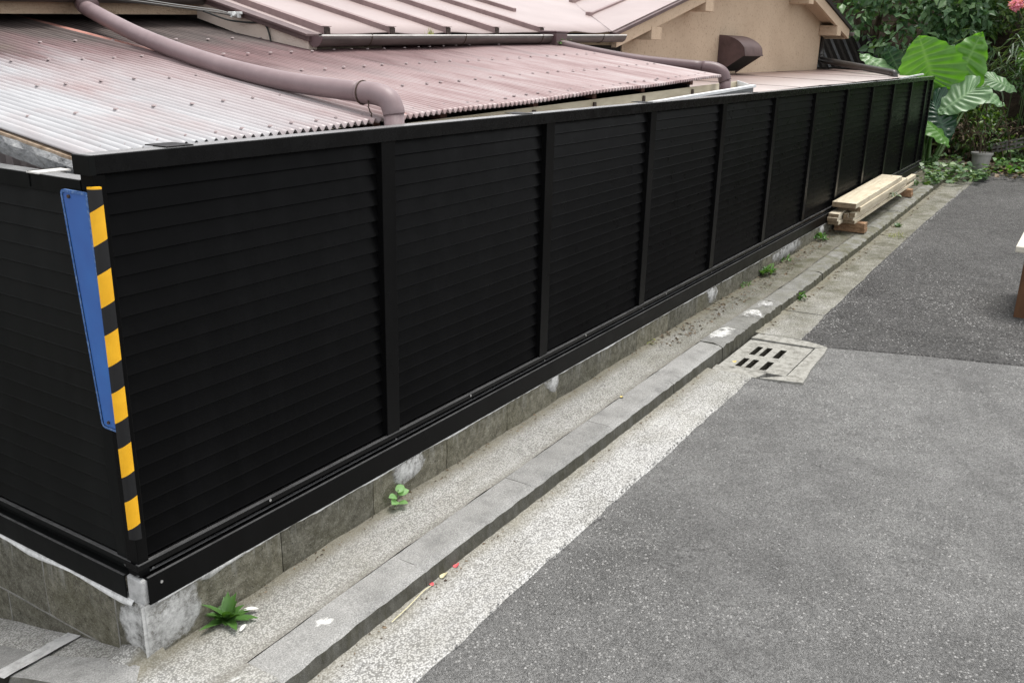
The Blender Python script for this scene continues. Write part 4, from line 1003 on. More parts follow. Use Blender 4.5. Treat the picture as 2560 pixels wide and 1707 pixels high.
# half-round eave gutter
def half_gutter(x0, x1, y, zc0, zc1, r, mat, name, parent):
    m = MB(); P = []
    for x in frange(x0, x1, 0.25):
        z = zc0+(zc1-zc0)*(x-x0)/(x1-x0); P.append([(x, y+r*math.cos(a), z+r*math.sin(a)*1.05) for a in [math.pi+math.pi*j/10 for j in range(11)]])
    m.grid(P); o = part(name, m, mat, parent, smooth=True); s = o.modifiers.new('thickness', 'SOLIDIFY'); s.thickness = 0.003; s.offset = 0
    m = MB()
    m.tube([(x0, y-r, zc0+0.002), (x1, y-r, zc1+0.002)], 0.0045, 8); part('rim', m, M['flashing'], o)
    for x, z in ((x0, zc0), (x1, zc1)):
        m = MB(); m.prism([(x-0.002, y+(r+0.002)*math.cos(a), z+(r+0.002)*math.sin(a)*1.05) for a in [math.pi+math.pi*j/10 for j in range(11)]], (0.004, 0, 0)); part('end_cap', m, M['pipe_dark'], o)
    return o
eg = half_gutter(2.10, 5.32, 1.365, 1.589, 1.656, 0.044, M['gutter_pvc'], 'eave_gutter', house)
for x in (2.45, 3.25, 4.1, 4.95):
    z = 1.589+(x-2.10)/3.22*0.067
    m = MB(); m.tube([(x, 1.365+0.047*math.cos(a), z+0.049*math.sin(a)) for a in [math.pi*(0.93+j*0.1) for j in range(11)]], 0.003, 5); part('bracket', m, M['clip'], eg)
m = MB(); m.hexa([(4.24, 1.30, 1.565), (4.36, 1.30, 1.565), (4.36, 1.42, 1.565), (4.24, 1.42, 1.565), (4.225, 1.295, 1.65), (4.375, 1.295, 1.65), (4.375, 1.42, 1.65), (4.225, 1.42, 1.65)]); m.box(4.215, 4.385, 1.29, 1.42, 1.651, 1.664)
part('outlet_box', m, M['pipe_dark'], eg, bevel=0.006)
# tufts growing in the gutter
m = MB()
for _ in range(26):
    x = rnd.gauss(2.94, 0.018); a = rnd.uniform(0, 6.28); h = rnd.uniform(0.02, 0.05)
    m.add([(x-0.002, 1.335, 1.612), (x+0.002, 1.335, 1.612), (x+0.012*math.cos(a), 1.335+0.012*math.sin(a), 1.612+h)], [(0, 1, 2)])
o = tag(part('gutter_weed', m, M['drygrass']), 'pale dry tuft of weed growing in the maroon eave gutter', 'weed', )
m = MB()
for _ in range(22):
    x = rnd.gauss(4.30, 0.05); y = 1.30+rnd.uniform(-0.03, 0.03); s = rnd.uniform(0.006, 0.012); z = zr(x, y)+0.01+rnd.uniform(0, 0.03)
    a = rnd.uniform(0, 6.28); m.add([(x-s, y, z), (x, y-s, z+s*0.5), (x+s, y, z+s*0.2), (x, y+s, z+s*0.8)], [(0, 1, 2, 3)])
tag(part('roof_weed', m, M['weed']), 'small leafy weed rooted on the corrugated roof under the gutter outlet', 'weed')

# gable end
YB, YW = 1.42, 1.65
XG0, XG1 = 5.935, 12.06
m = MB()
gp = [(XG0, YW, -1.2), (XG1, YW, -1.2), (XG1, YW, zw(XG1)-0.10), (APX, YW, APZ-0.10), (XG0, YW, zw(XG0)-0.10)]
m.prism(gp, (0, 0.12, 0)); m.box(XG1-0.12, XG1, YW+0.12, 7, -1.2, zw(XG1)-0.11)
part('gable_wall', m, M['stucco'], house)
def barge(xa, xb, mat, z0, z1, y0, y1, name, bev=0.0):
    m = MB(); m.hexa([(xa, y0, zw(xa)+z0), (xb, y0, zw(xb)+z0), (xb, y1, zw(xb)+z0), (xa, y1, zw(xa)+z0), (xa, y0, zw(xa)+z1), (xb, y0, zw(xb)+z1), (xb, y1, zw(xb)+z1), (xa, y1, zw(xa)+z1)]); return part(name, m, mat, house, bevel=bev)
barge(5.36, APX, M['stucco'], -0.125, -0.03, YB, YB+0.04, 'bargeboard'); barge(APX, 12.66, M['stucco'], -0.155, -0.035, YB, YB+0.04, 'bargeboard')
barge(5.30, APX, M['maroon'], -0.030, -0.004, YB-0.022, YB+0.03, 'verge_trim', 0.002); barge(APX, 12.70, M['dark'], -0.034, 0.012, YB-0.022, YB+0.03, 'verge_trim', 0.002)
barge(5.7, APX, M['stucco'], -0.10, -0.09, YB+0.041, YW+0.02, 'gable_soffit'); barge(APX, 12.62, M['stucco'], -0.10, -0.09, YB+0.041, YW+0.02, 'gable_soffit')
for x, w, dz in ((5.98, 0.20, 0.20), (7.12, 0.20, 0.20), (10.45, 0.20, 0.22), (11.95, 0.22, 0.23)):
    z = min(zw(x), zw(x+w))
    m = MB(); m.box(x, x+w, YB-0.006, YW-0.002, z-dz, z-0.102); part('purlin_end', m, M['stucco'], house, bevel=0.003)
# eave on the right of the gable with its gutter
m = MB(); m.box(12.60, 12.66, YB+0.045, 7, zw(12.66)-0.16, zw(12.66)-0.03); part('eave_board', m, M['stucco'], house)
m = MB(); P = []
for y in frange(YB-0.04, 6, 0.5): P.append([(12.76+0.05*math.cos(a), y, 1.845+0.052*math.sin(a)) for a in [math.pi+math.pi*j/8 for j in range(9)]])
m.grid(P); o = part('side_gutter', m, M['gutter_pvc'], house, smooth=True); s = o.modifiers.new('thickness', 'SOLIDIFY'); s.thickness = 0.004
m = MB(); m.grid([[(12.66, YB, 1.905), (13.35, YB+0.9, 1.865)], [(12.66, 4.0, 1.915), (13.35, 4.0, 1.865)]]); part('porch_roof', m, M['flashing'], house)
m = MB(); m.hexa([(12.68, YB+0.005, 1.82), (13.35, YB+0.9, 1.80), (13.35, 4, 1.80), (12.68, 4, 1.82), (12.68, YB+0.005, 1.90), (13.35, YB+0.9, 1.86), (13.35, 4, 1.86), (12.68, 4, 1.90)]); part('porch_edge', m, M['dark'], house)

# vent hood on the gable wall
HX0, HX1 = 8.17, 8.74
prof = [(YW-0.002, 1.716)]
for j in range(9):
    a = R(90*(j+1)/9*0.86); prof.append((YW-0.285*math.sin(a)/math.sin(R(77.4)), 1.525+0.191*math.cos(a)*1.0 if j < 8 else 1.525))
prof[-1] = (YW-0.285, 1.527)
low = (YW-0.002, 1.335)
hood = None
m = MB(); n = len(prof)
m.grid([[(HX0, y, z) for y, z in prof], [(HX1, y, z) for y, z in prof]])
hood = part('vent_hood', m, M['maroon'], house, smooth=True)
for x, fl in ((HX0, 1), (HX1, 0)):
    m = MB(); pl = [(x, y, z) for y, z in prof]+[(x, low[0], low[1])]; m.add(pl, [tuple(range(len(pl)))[::1 if fl else -1]]); part('side_plate', m, M['maroon'], hood)
m = MB(); m.add([(HX0+0.012, YW-0.262, 1.517), (HX1-0.012, YW-0.262, 1.517), (HX1-0.012, YW-0.004, 1.36), (HX0+0.012, YW-0.004, 1.36)], [(0, 1, 2, 3)]); part('dark_underside', m, M['dark'], hood)  # near-black sheet stands in for the shade of the open underside
m = MB(); m.box(HX0-0.003, HX1+0.003, YW-0.290, YW-0.281, 1.517, 1.530); part('front_lip', m, M['maroon'], hood)

# rear wing with its eave, seen past the left verge
m = MB(); m.box(-1.5, 2.16, 2.16, 2.19, 1.645, 1.70); 
m.v = [(x, y, z+0.035*(x-1.06)/1.04) for x, y, z in m.v]; part('rear_fascia', m, M['stucco'], house)
m = MB(); m.box(-1.5, 2.2, 2.95, 3.0, -1.2, 1.75); m.box(-1.5, 2.2, 2.19, 2.95, 1.70, 1.72); part('rear_wall', m, M['dark'], house)
m = MB(); P = []
for x in (-1.5, 0.2, 2.09): P.append([(x, 2.10+0.048*math.cos(a), 1.745+0.033*(x-1.06)+0.05*math.sin(a)) for a in [math.pi+math.pi*j/10 for j in range(11)]])
m.grid(P); o = part('rear_gutter', m, M['gutter_pvc'], house, smooth=True); s = o.modifiers.new('thickness', 'SOLIDIFY'); s.thickness = 0.003
m = MB(); m.add([(-1.5, 2.12, 1.70), (2.3, 2.12, 1.82), (2.3, 5, 2.5), (-1.5, 5, 2.4)], [(0, 1, 2, 3)]); o = part('rear_roof', m, M['roof'], house); s = o.modifiers.new('thickness', 'SOLIDIFY'); s.thickness = 0.02
m = MB(); m.box(0.98, 1.06, 2.55, 2.63, 1.4, 1.72); part('rear_post', m, M['stucco'], house)

# downpipes
def smooth_path(pts, n=8):
    P = [Vector(p) for p in pts]; P = [P[0]*2-P[1]]+P+[P[-1]*2-P[-2]]; out = []
    for i in range(1, len(P)-2):
        for j in range(n):
            t = j/n; a, b, c, d = P[i-1], P[i], P[i+1], P[i+2]
            out.append(0.5*((2*b)+(c-a)*t+(2*a-5*b+4*c-d)*t*t+(3*b-a-3*c+d)*t**3))
    return out+[P[-2]]
pA = [(1.43, 2.10, 1.700), (1.40, 2.00, 1.672), (1.285, 1.52, 1.570), (1.205, 1.02, 1.483), (1.175, 0.62, 1.434), (1.170, 0.27, 1.412)]
m = MB(); m.tube(smooth_path(pA), 0.0325, 18); dp = part('downpipe', m, M['pipe'], house, smooth=True)
m = MB(); m.tube(smooth_path([(1.170, 0.285, 1.413), (1.170, 0.215, 1.410), (1.1705, 0.168, 1.396), (1.171, 0.149, 1.366), (1.171, 0.145, 1.350)], 5), 0.0355, 18); part('elbow', m, M['pipe'], dp, smooth=True)
m = MB(); m.tube([(1.171, 0.146, 1.356), (1.172, 0.138, 1.10)], 0.0325, 18); part('drop_pipe', m, M['pipe'], dp, smooth=True)
m = MB(); m.tube([(1.4445, 2.11, 1.72), (1.415, 2.03, 1.69)], 0.045, 14); part('socket', m, M['pipe_dark'], dp, smooth=True)
m = MB()
for j in range(14):
    z = 1.402-j*0.0145; m.tube([(1.140+0.004*math.sin(j*2), 0.232-j*0.004, z), (1.142+0.004*math.cos(j*2), 0.228-j*0.004, z-0.009), (1.139, 0.226-j*0.004, z-0.0145)], 0.0022, 5)
m.tube([(1.170+0.0375*math.cos(a), 0.272, 1.412+0.0375*math.sin(a)) for a in [6.283*j/16 for j in range(17)]], 0.0026, 5)
part('wire_tie', m, M['clip'], dp)
pB = [(4.305, 1.36, 1.605), (4.310, 1.25, 1.567), (4.330, 0.80, 1.500), (4.372, 0.34, 1.468)]
m = MB(); m.tube(smooth_path(pB), 0.0345, 18); dp = part('downpipe', m, M['pipe_dark'], house, smooth=True)
m = MB(); m.tube(smooth_path([(4.372, 0.345, 1.468), (4.384, 0.275, 1.461), (4.392, 0.225, 1.435), (4.394, 0.205, 1.39)], 5), 0.038, 18); part('elbow', m, M['pipe_dark'], dp, smooth=True)
m = MB(); m.tube([(4.394, 0.205, 1.395), (4.396, 0.200, 1.28)], 0.0345, 18); part('drop_pipe', m, M['pipe_dark'], dp, smooth=True)
m = MB(); m.tube([(12.75, 1.80, 1.80), (12.60, 1.78, 1.74), (12.42, 1.72, 1.60), (12.36, 1.70, 1.49)], 0.043, 14); dp = part('downpipe', m, M['pipe_black'], house, smooth=True)
m = MB(); m.tube(smooth_path([(12.36, 1.70, 1.53), (12.34, 1.66, 1.475), (12.1, 1.45, 1.45), (10.85, 0.50, 1.365), (10.73, 0.41, 1.345), (10.72, 0.39, 1.30), (10.72, 0.39, 1.2)], 6), 0.040, 14); part('slanted_run', m, M['pipe_black'], dp, smooth=True)

# low lean-to with flat red-brown roof in front of the gable
lean = thing('lean_to', 'low lean-to with red-brown flat sheet roof below the beige gable', 'lean-to', (8.5, 1.0, -1.2))
def zl(x, y): return 1.298+0.0022*(x-5)+0.022*(y-0.3)
m = MB(); m.grid([[(x, y, zl(x, y)+0.002*math.sin(3*x)*math.sin(4*y)) for y in frange(0.30, 1.649, 0.15)] for x in frange(4.29, 13.0, 0.2)]); part('roof_sheet', m, M['lowroof'], lean, smooth=True)
for x in (6.4, 8.3, 10.2, 12.0):
    m = MB(); m.hexa([(x, 0.30, zl(x, .3)+0.0), (x+0.02, 0.30, zl(x, .3)), (x+0.02, 1.64, zl(x, 1.64)), (x, 1.64, zl(x, 1.64)), (x, 0.30, zl(x, .3)+0.004), (x+0.02, 0.30, zl(x, .3)+0.004), (x+0.02, 1.64, zl(x, 1.64)+0.004), (x, 1.64, zl(x, 1.64)+0.004)]); part('standing_seam', m, M['lowroof'], lean)
m = MB(); m.grid([[(x, y, zl(x, 1.6)+0.001-0.01*(x-12.06)) for y in (1.648, 3.5)] for x in (12.065, 13.0)]); part('side_sheet', m, M['lowroof'], lean)
m = MB(); m.box(4.5, 12.9, 0.36, 0.42, -1.2, 1.27); m.box(4.3, 13.0, 0.30, 0.32, 1.22, 1.292); part('front_wall', m, M['dark'], lean)
m = MB()
m.hexa([(9.9, 0.17, 1.31), (11.35, 0.17, 1.335), (11.35, 0.19, 1.335), (9.9, 0.19, 1.31), (9.9, 0.17, 1.325), (11.35, 0.17, 1.352), (11.35, 0.19, 1.352), (9.9, 0.19, 1.325)]); part('eave_gutter', m, M['pvc_white'], lean)
m = MB(); m.hexa([(9.0, 0.19, 1.24), (11.35, 0.19, 1.24), (11.35, 0.30, 1.24), (9.0, 0.30, 1.24), (9.0, 0.19, 1.26), (11.35, 0.19, 1.26), (11.35, 0.30, 1.26), (9.0, 0.30, 1.26)]); part('gutter_bed', m, M['dark'], lean)
# overhead lines with a white junction clip, on the left verge
lines = thing('service_cable', 'thin grey and black service lines with a white clip along the left verge', 'cable', (2.05, 1.85, 1.6))
for dz, mt in ((0.0, 'cable_grey'), (0.008, 'cable_grey'), (-0.006, 'cable')):
    m = MB(); m.tube(smooth_path([(0.7, 2.02, 1.80+dz), (1.40, 1.96, 1.735+dz*1.5), (1.75, 1.93, 1.708+dz), (2.0, 1.90, 1.690+dz), (2.055, 1.85, 1.676+dz*0.5)], 6), 0.0022, 6); part('line', m, M[mt], lines)
m = MB(); m.tube(smooth_path([(1.93, 1.91, 1.69), (2.03, 1.86, 1.655), (2.085, 1.78, 1.645), (2.09, 1.71, 1.645), (2.088, 1.665, 1.63), (2.085, 1.64, 1.58), (2.083, 1.635, 1.535)], 6), 0.0045, 8); part('line', m, M['cable'], lines)
m = MB(); m.box(2.046, 2.062, 1.79, 1.875, 1.680, 1.692); m.box(2.047, 2.061, 1.80, 1.815, 1.664, 1.681); m.box(2.047, 2.061, 1.85, 1.862, 1.666, 1.681); m.tube([(2.042, 1.832, 1.683), (2.066, 1.832, 1.675)], 0.012, 10); part('junction_clip', m, M['white_plastic'], lines, bevel=0.002)

# ------------------------------------------------------------------ drain inlet set in the gutter
drain = thing('drain_cover', 'worn concrete drain cover with six slots set in the gutter strip', 'drain cover', (3.36, -0.52, 0.07))
def zd(x, y): return 0.0535+0.034*(-0.35-y)+0.004*(x-3.3)
m = MB(); m.box(3.06, 3.66, -0.72, -0.30, -0.35, -0.30); m.box(3.06, 3.66, -0.305, -0.30, -0.3, 0.06)
part('pit', m, M['joint'], drain)
xsl = [3.105, 3.135, 3.28, 3.352, 3.508, 3.612]; ysl = [-0.352, -0.427, -0.457, -0.478, -0.508, -0.550, -0.584, -0.692]
m = MB()
for i in range(5):
    for j in range(7):
        if i in (1, 3) and j in (1, 3, 5): continue
        x0, x1, y0, y1 = xsl[i], xsl[i+1], ysl[j+1], ysl[j]
        m.add([(x0,y0,zd(x0,y0)),(x1,y0,zd(x1,y0)),(x1,y1,zd(x1,y1)),(x0,y1,zd(x0,y1))], [(0,1,2,3)])
for i in (1, 3):
    for j in (1, 3, 5):
        x0, x1, y0, y1 = xsl[i], xsl[i+1], ysl[j+1], ysl[j]; t = [(x0,y0),(x1,y0),(x1,y1),(x0,y1)]
        sw_ = MB() if (i, j) == (1, 1) else sw_; sw_.add([(x,y,zd(x,y)-0.004) for x,y in t]+[(x,y,-0.05) for x,y in t], [(a,4+a,4+(a+1)%4,(a+1)%4) for a in range(4)])
part('slot_walls', sw_, M['joint'], drain)  # slot sides coloured near-black to paint the shade inside the openings
t = [(3.105,-0.692),(3.612,-0.692),(3.612,-0.352),(3.105,-0.352)]
m.add([(x,y,zd(x,y)) for x,y in t]+[(x,y,0.01) for x,y in t], [(a,4+a,4+(a+1)%4,(a+1)%4) for a in range(4)])
part('lid', m, M['lid'], drain)
m = MB()
def frame_piece(poly, h=0.004):
    n = len(poly); m.add([(x,y,zd(x,y)+h+0.002*math.sin(40*x+30*y)) for x,y in poly]+[(x,y,0.0) for x,y in poly], [tuple(range(n))]+[(a,n+a,n+(a+1)%n,(a+1)%n) for a in range(n)])
frame_piece([(2.99,-0.58),(3.095,-0.60),(3.095,-0.345),(3.04,-0.345),(2.992,-0.36)])
frame_piece([(2.99,-0.60),(3.03,-0.795),(3.12,-0.79),(3.25,-0.775),(3.40,-0.77),(3.55,-0.765),(3.665,-0.752),(3.61,-0.703),(3.09,-0.703)], 0.007)
frame_piece([(3.625,-0.70),(3.668,-0.75),(3.715,-0.64),(3.722,-0.50),(3.725,-0.36),(3.622,-0.352)], 0.007)
part('frame', m, M['lid'], drain)

# ------------------------------------------------------------------ planks on bearers by the fence
def plank(x0, x1, y0, y1, z0, z1, mat, label, skew=0.0):
    dz0 = 0.0; dz1 = 0.0125*(x1-x0)
    base = ((x0+x1)/2, (y0+y1)/2, z0)
    o = single('plank', MB().hexa([(x0,y0+skew,z0),(x1,y0,z0+dz1),(x1,y1,z0+dz1),(x0,y1+skew,z0),(x0,y0+skew,z1),(x1,y0,z1+dz1),(x1,y1,z1+dz1),(x0,y1+skew,z1)]), mat, label, 'plank', 'planks stacked beside the fence', loc=base, bevel=0.002)
    o.data.materials.append(M['end_grain'])
    for p in o.data.polygons:
        if abs(p.normal.x) > 0.9: p.material_index = 1
    return o
plank(6.575, 8.53, -0.213, -0.022, 0.3685, 0.410, M['pine'], 'wide pale plank lying flat on top of the stack')
plank(6.70, 8.77, -0.226, -0.045, 0.3295, 0.367, M['pine'], 'wide plank directly under the topmost plank of the stack')
plank(6.48, 8.42, -0.108, -0.026, 0.297, 0.3275, M['pine_grey'], 'narrow plank on the fence side, highest of the three in its pile')
plank(6.465, 8.45, -0.104, -0.022, 0.2665, 0.2955, M['pine_grey'], 'narrow plank on the fence side, middle of the three in its pile')
plank(6.50, 8.40, -0.110, -0.022, 0.234, 0.265, M['pine_grey'], 'narrow plank on the fence side, lowest of the three in its pile')
plank(6.615, 9.40, -0.206, -0.160, 0.290, 0.3275, M['pine'], 'long pale batten on the road side, its far end sticking out furthest')
plank(6.60, 8.60, -0.155, -0.117, 0.290, 0.3175, M['pine_grey'], 'short stubby batten squeezed between the two piles of planks')
plank(6.61, 8.95, -0.196, -0.114, 0.2635, 0.2885, M['pine_grey'], 'thin dark-ended plank between the long batten and the lowest road-side plank')
plank(6.64, 9.30, -0.212, -0.118, 0.234, 0.262, M['pine'], 'lowest plank on the road side, resting on the reddish bearers', 0.006)
def bearer(x0, y0, z0, z1, label):
    m = MB().box(x0, x0+0.11, y0, -0.03, z0, z1)
    o = single('bearer', m, M['cedar'], label, 'wood block', 'wood blocks under the planks', loc=(x0+0.05, -0.15, z0), bevel=0.002)
g0 = zs(6.75)
bearer(6.72, -0.276, g0+0.001, 0.190, 'lower reddish wood block under the near end of the planks')
bearer(6.715, -0.272, 0.1905, 0.2335, 'upper reddish wood block under the near end of the planks')
gf = zs(8.95)
bearer(8.88, -0.268, gf+0.001, 0.222, 'lower reddish wood block under the far end of the planks')
bearer(8.885, -0.262, 0.2225, 0.2615, 'upper reddish wood block under the far end of the planks')

# ------------------------------------------------------------------ leaves and plants
def leaf_strip(mb, p, d, up, L, W, curl=0.3, n=4):
    """a strap-shaped leaf, folded a little along its midrib"""
    p = Vector(p); d = Vector(d).normalized(); s = d.cross(Vector(up)).normalized(); u = s.cross(d).normalized()
    rows = []
    for i in range(n+1):
        t = i/n; w = W*0.5*(math.sin(math.pi*min(1, 0.12+0.88*t))**0.7 if t < 1 else 0.02)
        c = p+d*(L*t)-u*(curl*L*t*t)+u*0.0
        rows.append([c-s*w+u*w*0.35, c, c+s*w+u*w*0.35])
    mb.grid(rows)

def rosette(name, c, n, L, W, mat, label, cat='weed', tilt=(10, 60), group=None, seed=1):
    q = random.Random(seed); root = thing(name, label, cat, c, group)
    for i in range(n):
        m = MB(); a = 6.283*i/n+q.uniform(-0.3, 0.3); el = R(q.uniform(*tilt)); l_ = L*q.uniform(0.4, 1.15)
        d = (math.cos(a)*math.cos(el), math.sin(a)*math.cos(el), math.sin(el))
        leaf_strip(m, (c[0], c[1], c[2]+0.004), d, (0, 0, 1), l_, W*q.uniform(0.7, 1.2), 0.08+0.30*q.random()*math.sin(el))
        part('leaf', m, mat, root, smooth=True)
    return root
rosette('rosette_weed', (0.205, -0.048, zs(0.2)), 40, 0.074, 0.021, M['weed'], 'big dandelion-like green rosette weed at the wall foot near the corner', tilt=(8, 70), seed=4)
m = MB(); leaf_strip(m, (0.252, -0.06, zs(0.25)+0.012), (0.5, -0.5, 0.05), (0, 0, 1), 0.040, 0.016, 0.10)
single('fallen_leaf', m, M['whiteleaf'], 'bleached white dead leaf lying beside the big rosette weed', 'leaf', loc=(0.25, -0.06, zs(0.25)))
m = MB(); leaf_strip(m, (0.19, -0.115, zs(0.2)+0.006), (0.7, 0.3, 0.05), (0, 0, 1), 0.035, 0.012, 0.1)
single('fallen_leaf', m, M['whiteleaf'], 'small pale dry leaf on the pavement below the big rosette weed', 'leaf', loc=(0.19, -0.115, zs(0.2)))
# seedling with round leaves
sd = thing('seedling', 'small pale green seedling with rounded leaves at the wall foot', 'weed', (0.93, -0.03, zs(0.93)))
for (dx, dy, dz, a, s) in ((0.012, -0.01, 0.062, 20, 0.034), (0.035, -0.018, 0.048, -25, 0.034), (-0.018, -0.015, 0.046, 150, 0.028), (-0.022, -0.03, 0.028, 190, 0.034), (0.006, -0.045, 0.016, -80, 0.03), (-0.005, -0.022, 0.034, 100, 0.022)):
    m = MB(); base = Vector((0.93+dx*0.3, -0.03+dy*0.3, zs(0.93)+dz*0.85)); d = Vector((math.cos(R(a)), math.sin(R(a))*0.6-0.3, 0.35)).normalized()
    leaf_strip(m, base, d, (0, -0.6, 1), s*1.1, s*0.85, 0.2, 5); part('leaf', m, M['seedling'], sd, smooth=True)
m = MB(); m.tube([(0.93, -0.028, zs(0.93)), (0.932, -0.035, zs(0.93)+0.035), (0.938, -0.036, zs(0.93)+0.058)], 0.0017, 5); part('stem', m, M['stalk'], sd)
def tuft(name, c, r, n, L, W, mat, label, cat='weed', seed=1, up=(20, 80), group=None):
    q = random.Random(seed); m = MB()
    for _ in range(n):
        a = q.uniform(0, 6.283); rr = r*math.sqrt(q.random()); el = R(q.uniform(*up))
        p = (c[0]+rr*math.cos(a)*1.6, c[1]+rr*math.sin(a), c[2]+q.uniform(0, L*0.5)); b = q.uniform(0, 6.283)
        leaf_strip(m, p, (math.cos(b)*math.cos(el), math.sin(b)*math.cos(el), math.sin(el)), (0, 0, 1), L*q.uniform(0.5, 1.2), W*q.uniform(0.6, 1.3), 0.4, 3)
    return single(name, m, mat, label, cat, group, loc=c, smooth=True)
tuft('weed', (4.45, -0.012, zs(4.45)), 0.045, 26, 0.04, 0.012, M['weed'], 'low straggly weed at the wall foot left of the white mortar patch', seed=2)
tuft('weed', (4.86, -0.035, zs(4.86)), 0.05, 34, 0.055, 0.026, M['weed'], 'broad bright green weed against the wall just past the small mortar patch', seed=3)
tuft('weed', (5.35, -0.02, zs(5.3)), 0.05, 24, 0.045, 0.014, M['weed'], 'fine weed at the wall foot under the long grey mortar patch', seed=5)
tuft('weed', (6.24, -0.025, zs(6.24)), 0.05, 36, 0.06, 0.022, M['weed'], 'green weed growing by the wall just before the plank stack', seed=6)
tuft('weed', (4.62, -0.345, zg(4.62)), 0.035, 18, 0.05, 0.016, M['weed'], 'weed in the joint of the kerb face beyond the white patched stones', seed=7)
tuft('grass_tuft', (7.06, -0.47, zg(7.0)), 0.07, 90, 0.035, 0.004, M['drygrass'], 'thin yellowish grass in the gutter joint beside the planks', 'grass', seed=8)
tuft('weed', (7.55, -0.40, zg(7.5)), 0.03, 22, 0.04, 0.02, M['ivy'], 'small whitish green weed in the gutter at the kerb near the planks', seed=9)
tuft('weed', (8.05, -0.245, 0.30), 0.04, 16, 0.06, 0.02, M['bamboo'], 'pale sprig hanging from the side of the plank stack', seed=10, up=(-20, 40))
tuft('weed', (9.75, -0.15, zs(9.7)), 0.05, 26, 0.05, 0.022, M['ivy'], 'low green weed on the pavement just past the far end of the planks', seed=11)
tuft('weed', (3.0, -0.022, zs(3.0)), 0.03, 16, 0.022, 0.006, M['drygrass'], 'tiny dry weed at the wall foot opposite the drain cover', seed=12)
# fallen leaves and a dry stalk in the gutter
def fallen(x, y, z, a, L, W, mat, label):
    m = MB(); leaf_strip(m, (x, y, z+0.004), (math.cos(R(a)), math.sin(R(a)), 0.12), (0, 0.2, 1), L, W, 0.25, 4)
    return single('fallen_leaf', m, M[mat], label, 'leaf', loc=(x, y, z))
zf_ = zg(0.8)
fallen(0.822, -0.350, zf_, 30, 0.034, 0.022, 'pinkleaf', 'pink fallen leaf against the kerb, larger of the two pink ones')
fallen(0.705, -0.352, zf_, 60, 0.022, 0.014, 'pinkleaf', 'small reddish leaf scrap at the kerb foot beside the dry stalk')
fallen(0.752, -0.350, zf_, 20, 0.045, 0.022, 'paleleaf', 'cream coloured fallen leaf between the two pink leaves')
fallen(1.700, -0.345, zf_, 20, 0.030, 0.018, 'yellowleaf', 'yellow fallen leaf tight against the kerb face')
fallen(1.555, -0.405, zf_, 80, 0.024, 0.016, 'yellowleaf', 'yellow leaf lying out on the washed gutter concrete')
fallen(1.49, -0.350, zf_, 40, 0.032, 0.016, 'litter', 'brown curled leaf at the kerb foot near the yellow leaves')
fallen(2.23, -0.225, zs(2.2)-0.002, 10, 0.024, 0.016, 'yellowleaf', 'yellowish leaf lying on the kerb top')
fallen(3.09, -0.44, 0.083, 30, 0.035, 0.022, 'yellowleaf', 'tan leaf lying at the slots of the drain cover')
m = MB(); m.tube(smooth_path([(0.50, -0.365, zf_+0.003), (0.58, -0.36, zf_+0.006), (0.66, -0.352, zf_+0.010), (0.70, -0.350, zf_+0.006)], 5), 0.0012, 5)
single('dry_stalk', m, M['paleleaf'], 'thin pale dry stalk lying along the foot of the kerb', 'twig', loc=(0.6, -0.36, zf_))

# elephant ear
ear = thing('elephant_ear', 'giant elephant ear plant with huge green leaves past the fence end', 'plant', (11.55, -0.02, 0.235))
OUT = [(-0.03, 0.012), (-0.16, 0.07), (-0.27, 0.19), (-0.245, 0.33), (-0.10, 0.44), (0.12, 0.475), (0.36, 0.43), (0.58, 0.355), (0.78, 0.235), (0.92, 0.11), (1.0, 0.0)]
def cat1(pts, t):
    n = len(pts)-1; x = t*n; i = min(int(x), n-1); f = x-i
    P = lambda k: Vector((*pts[max(0, min(n, k))], 0)); a, b, c, d = P(i-1), P(i), P(i+1), P(i+2)
    return 0.5*((2*b)+(c-a)*f+(2*a-5*b+4*c-d)*f*f+(3*b-a-3*c+d)*f**3)
def ear_leaf(base, tip, width, normal, droop, fold, mat, petiole=True, wav=1.0, seed=1):
    q = random.Random(seed)
    base = Vector(base); tip = Vector(tip); X = tip-base; L = X.length/1.0; X.normalize()
    N = Vector(normal); Y = N.cross(X).normalized(); N = X.cross(Y).normalized()
    sw = width/(0.95*L); NV, SUB = 12, 6; nk = NV*SUB; nv = 9
    m = MB(); vein = []
    ph = q.uniform(0, 6.28)
    for side in (1, -1):
        rows = []
        for k_ in range(nk+1):
            t = k_/nk; o = cat1(OUT, t)
            mr = max(0.0, min(1.0, (t-0.10)/0.86))**1.25*0.97
            row = []
            pl = math.cos(2*math.pi*k_/SUB)
            for j in range(nv+1):
                v = j/nv
                x = mr+(o.x-mr)*v; y = (o.y*sw)*v*(1+0.045*pl*v*v)
                bow = 0.10*(1-v)*v*(o.x-mr)
                x += bow
                z = -droop*max(0, x)**2*L - fold*y*L*0.6 + L*(-0.011*pl*math.sin(math.pi*min(1, v*1.1))*wav + wav*0.030*v**3*math.sin(2*math.pi*t*5.5+ph+side)) - 0.25*droop*y*y*L
                row.append(base+X*(x*L)+Y*(side*y*L)+N*z)
                vn = max(0, 1-abs(((k_+SUB/2) % SUB)-SUB/2)/0.9)*(1-0.5*v)
                vein.append(max(vn, max(0, 1-v*nv/1.0)))
            rows.append(row)
        m.grid(rows if side == 1 else rows)
    o = part('leaf', m, M[mat], ear, smooth=True)
    at = o.data.attributes.new('vein', 'FLOAT', 'POINT'); at.data.foreach_set('value', vein)
    if petiole:
        g0_ = Vector((11.50+q.uniform(-0.08, 0.12), -0.02+q.uniform(-0.08, 0.1), 0.24)); mid = g0_.lerp(base, 0.6)+Vector((0, 0, 0.10))-N*0.03
        pm = MB(); pm.tube(smooth_path([g0_, mid, base+X*0.02-N*0.012], 8), [0.022-0.012*i/16 for i in range(17)], 7); part('petiole', pm, M['stalk'], ear, smooth=True)
    return o
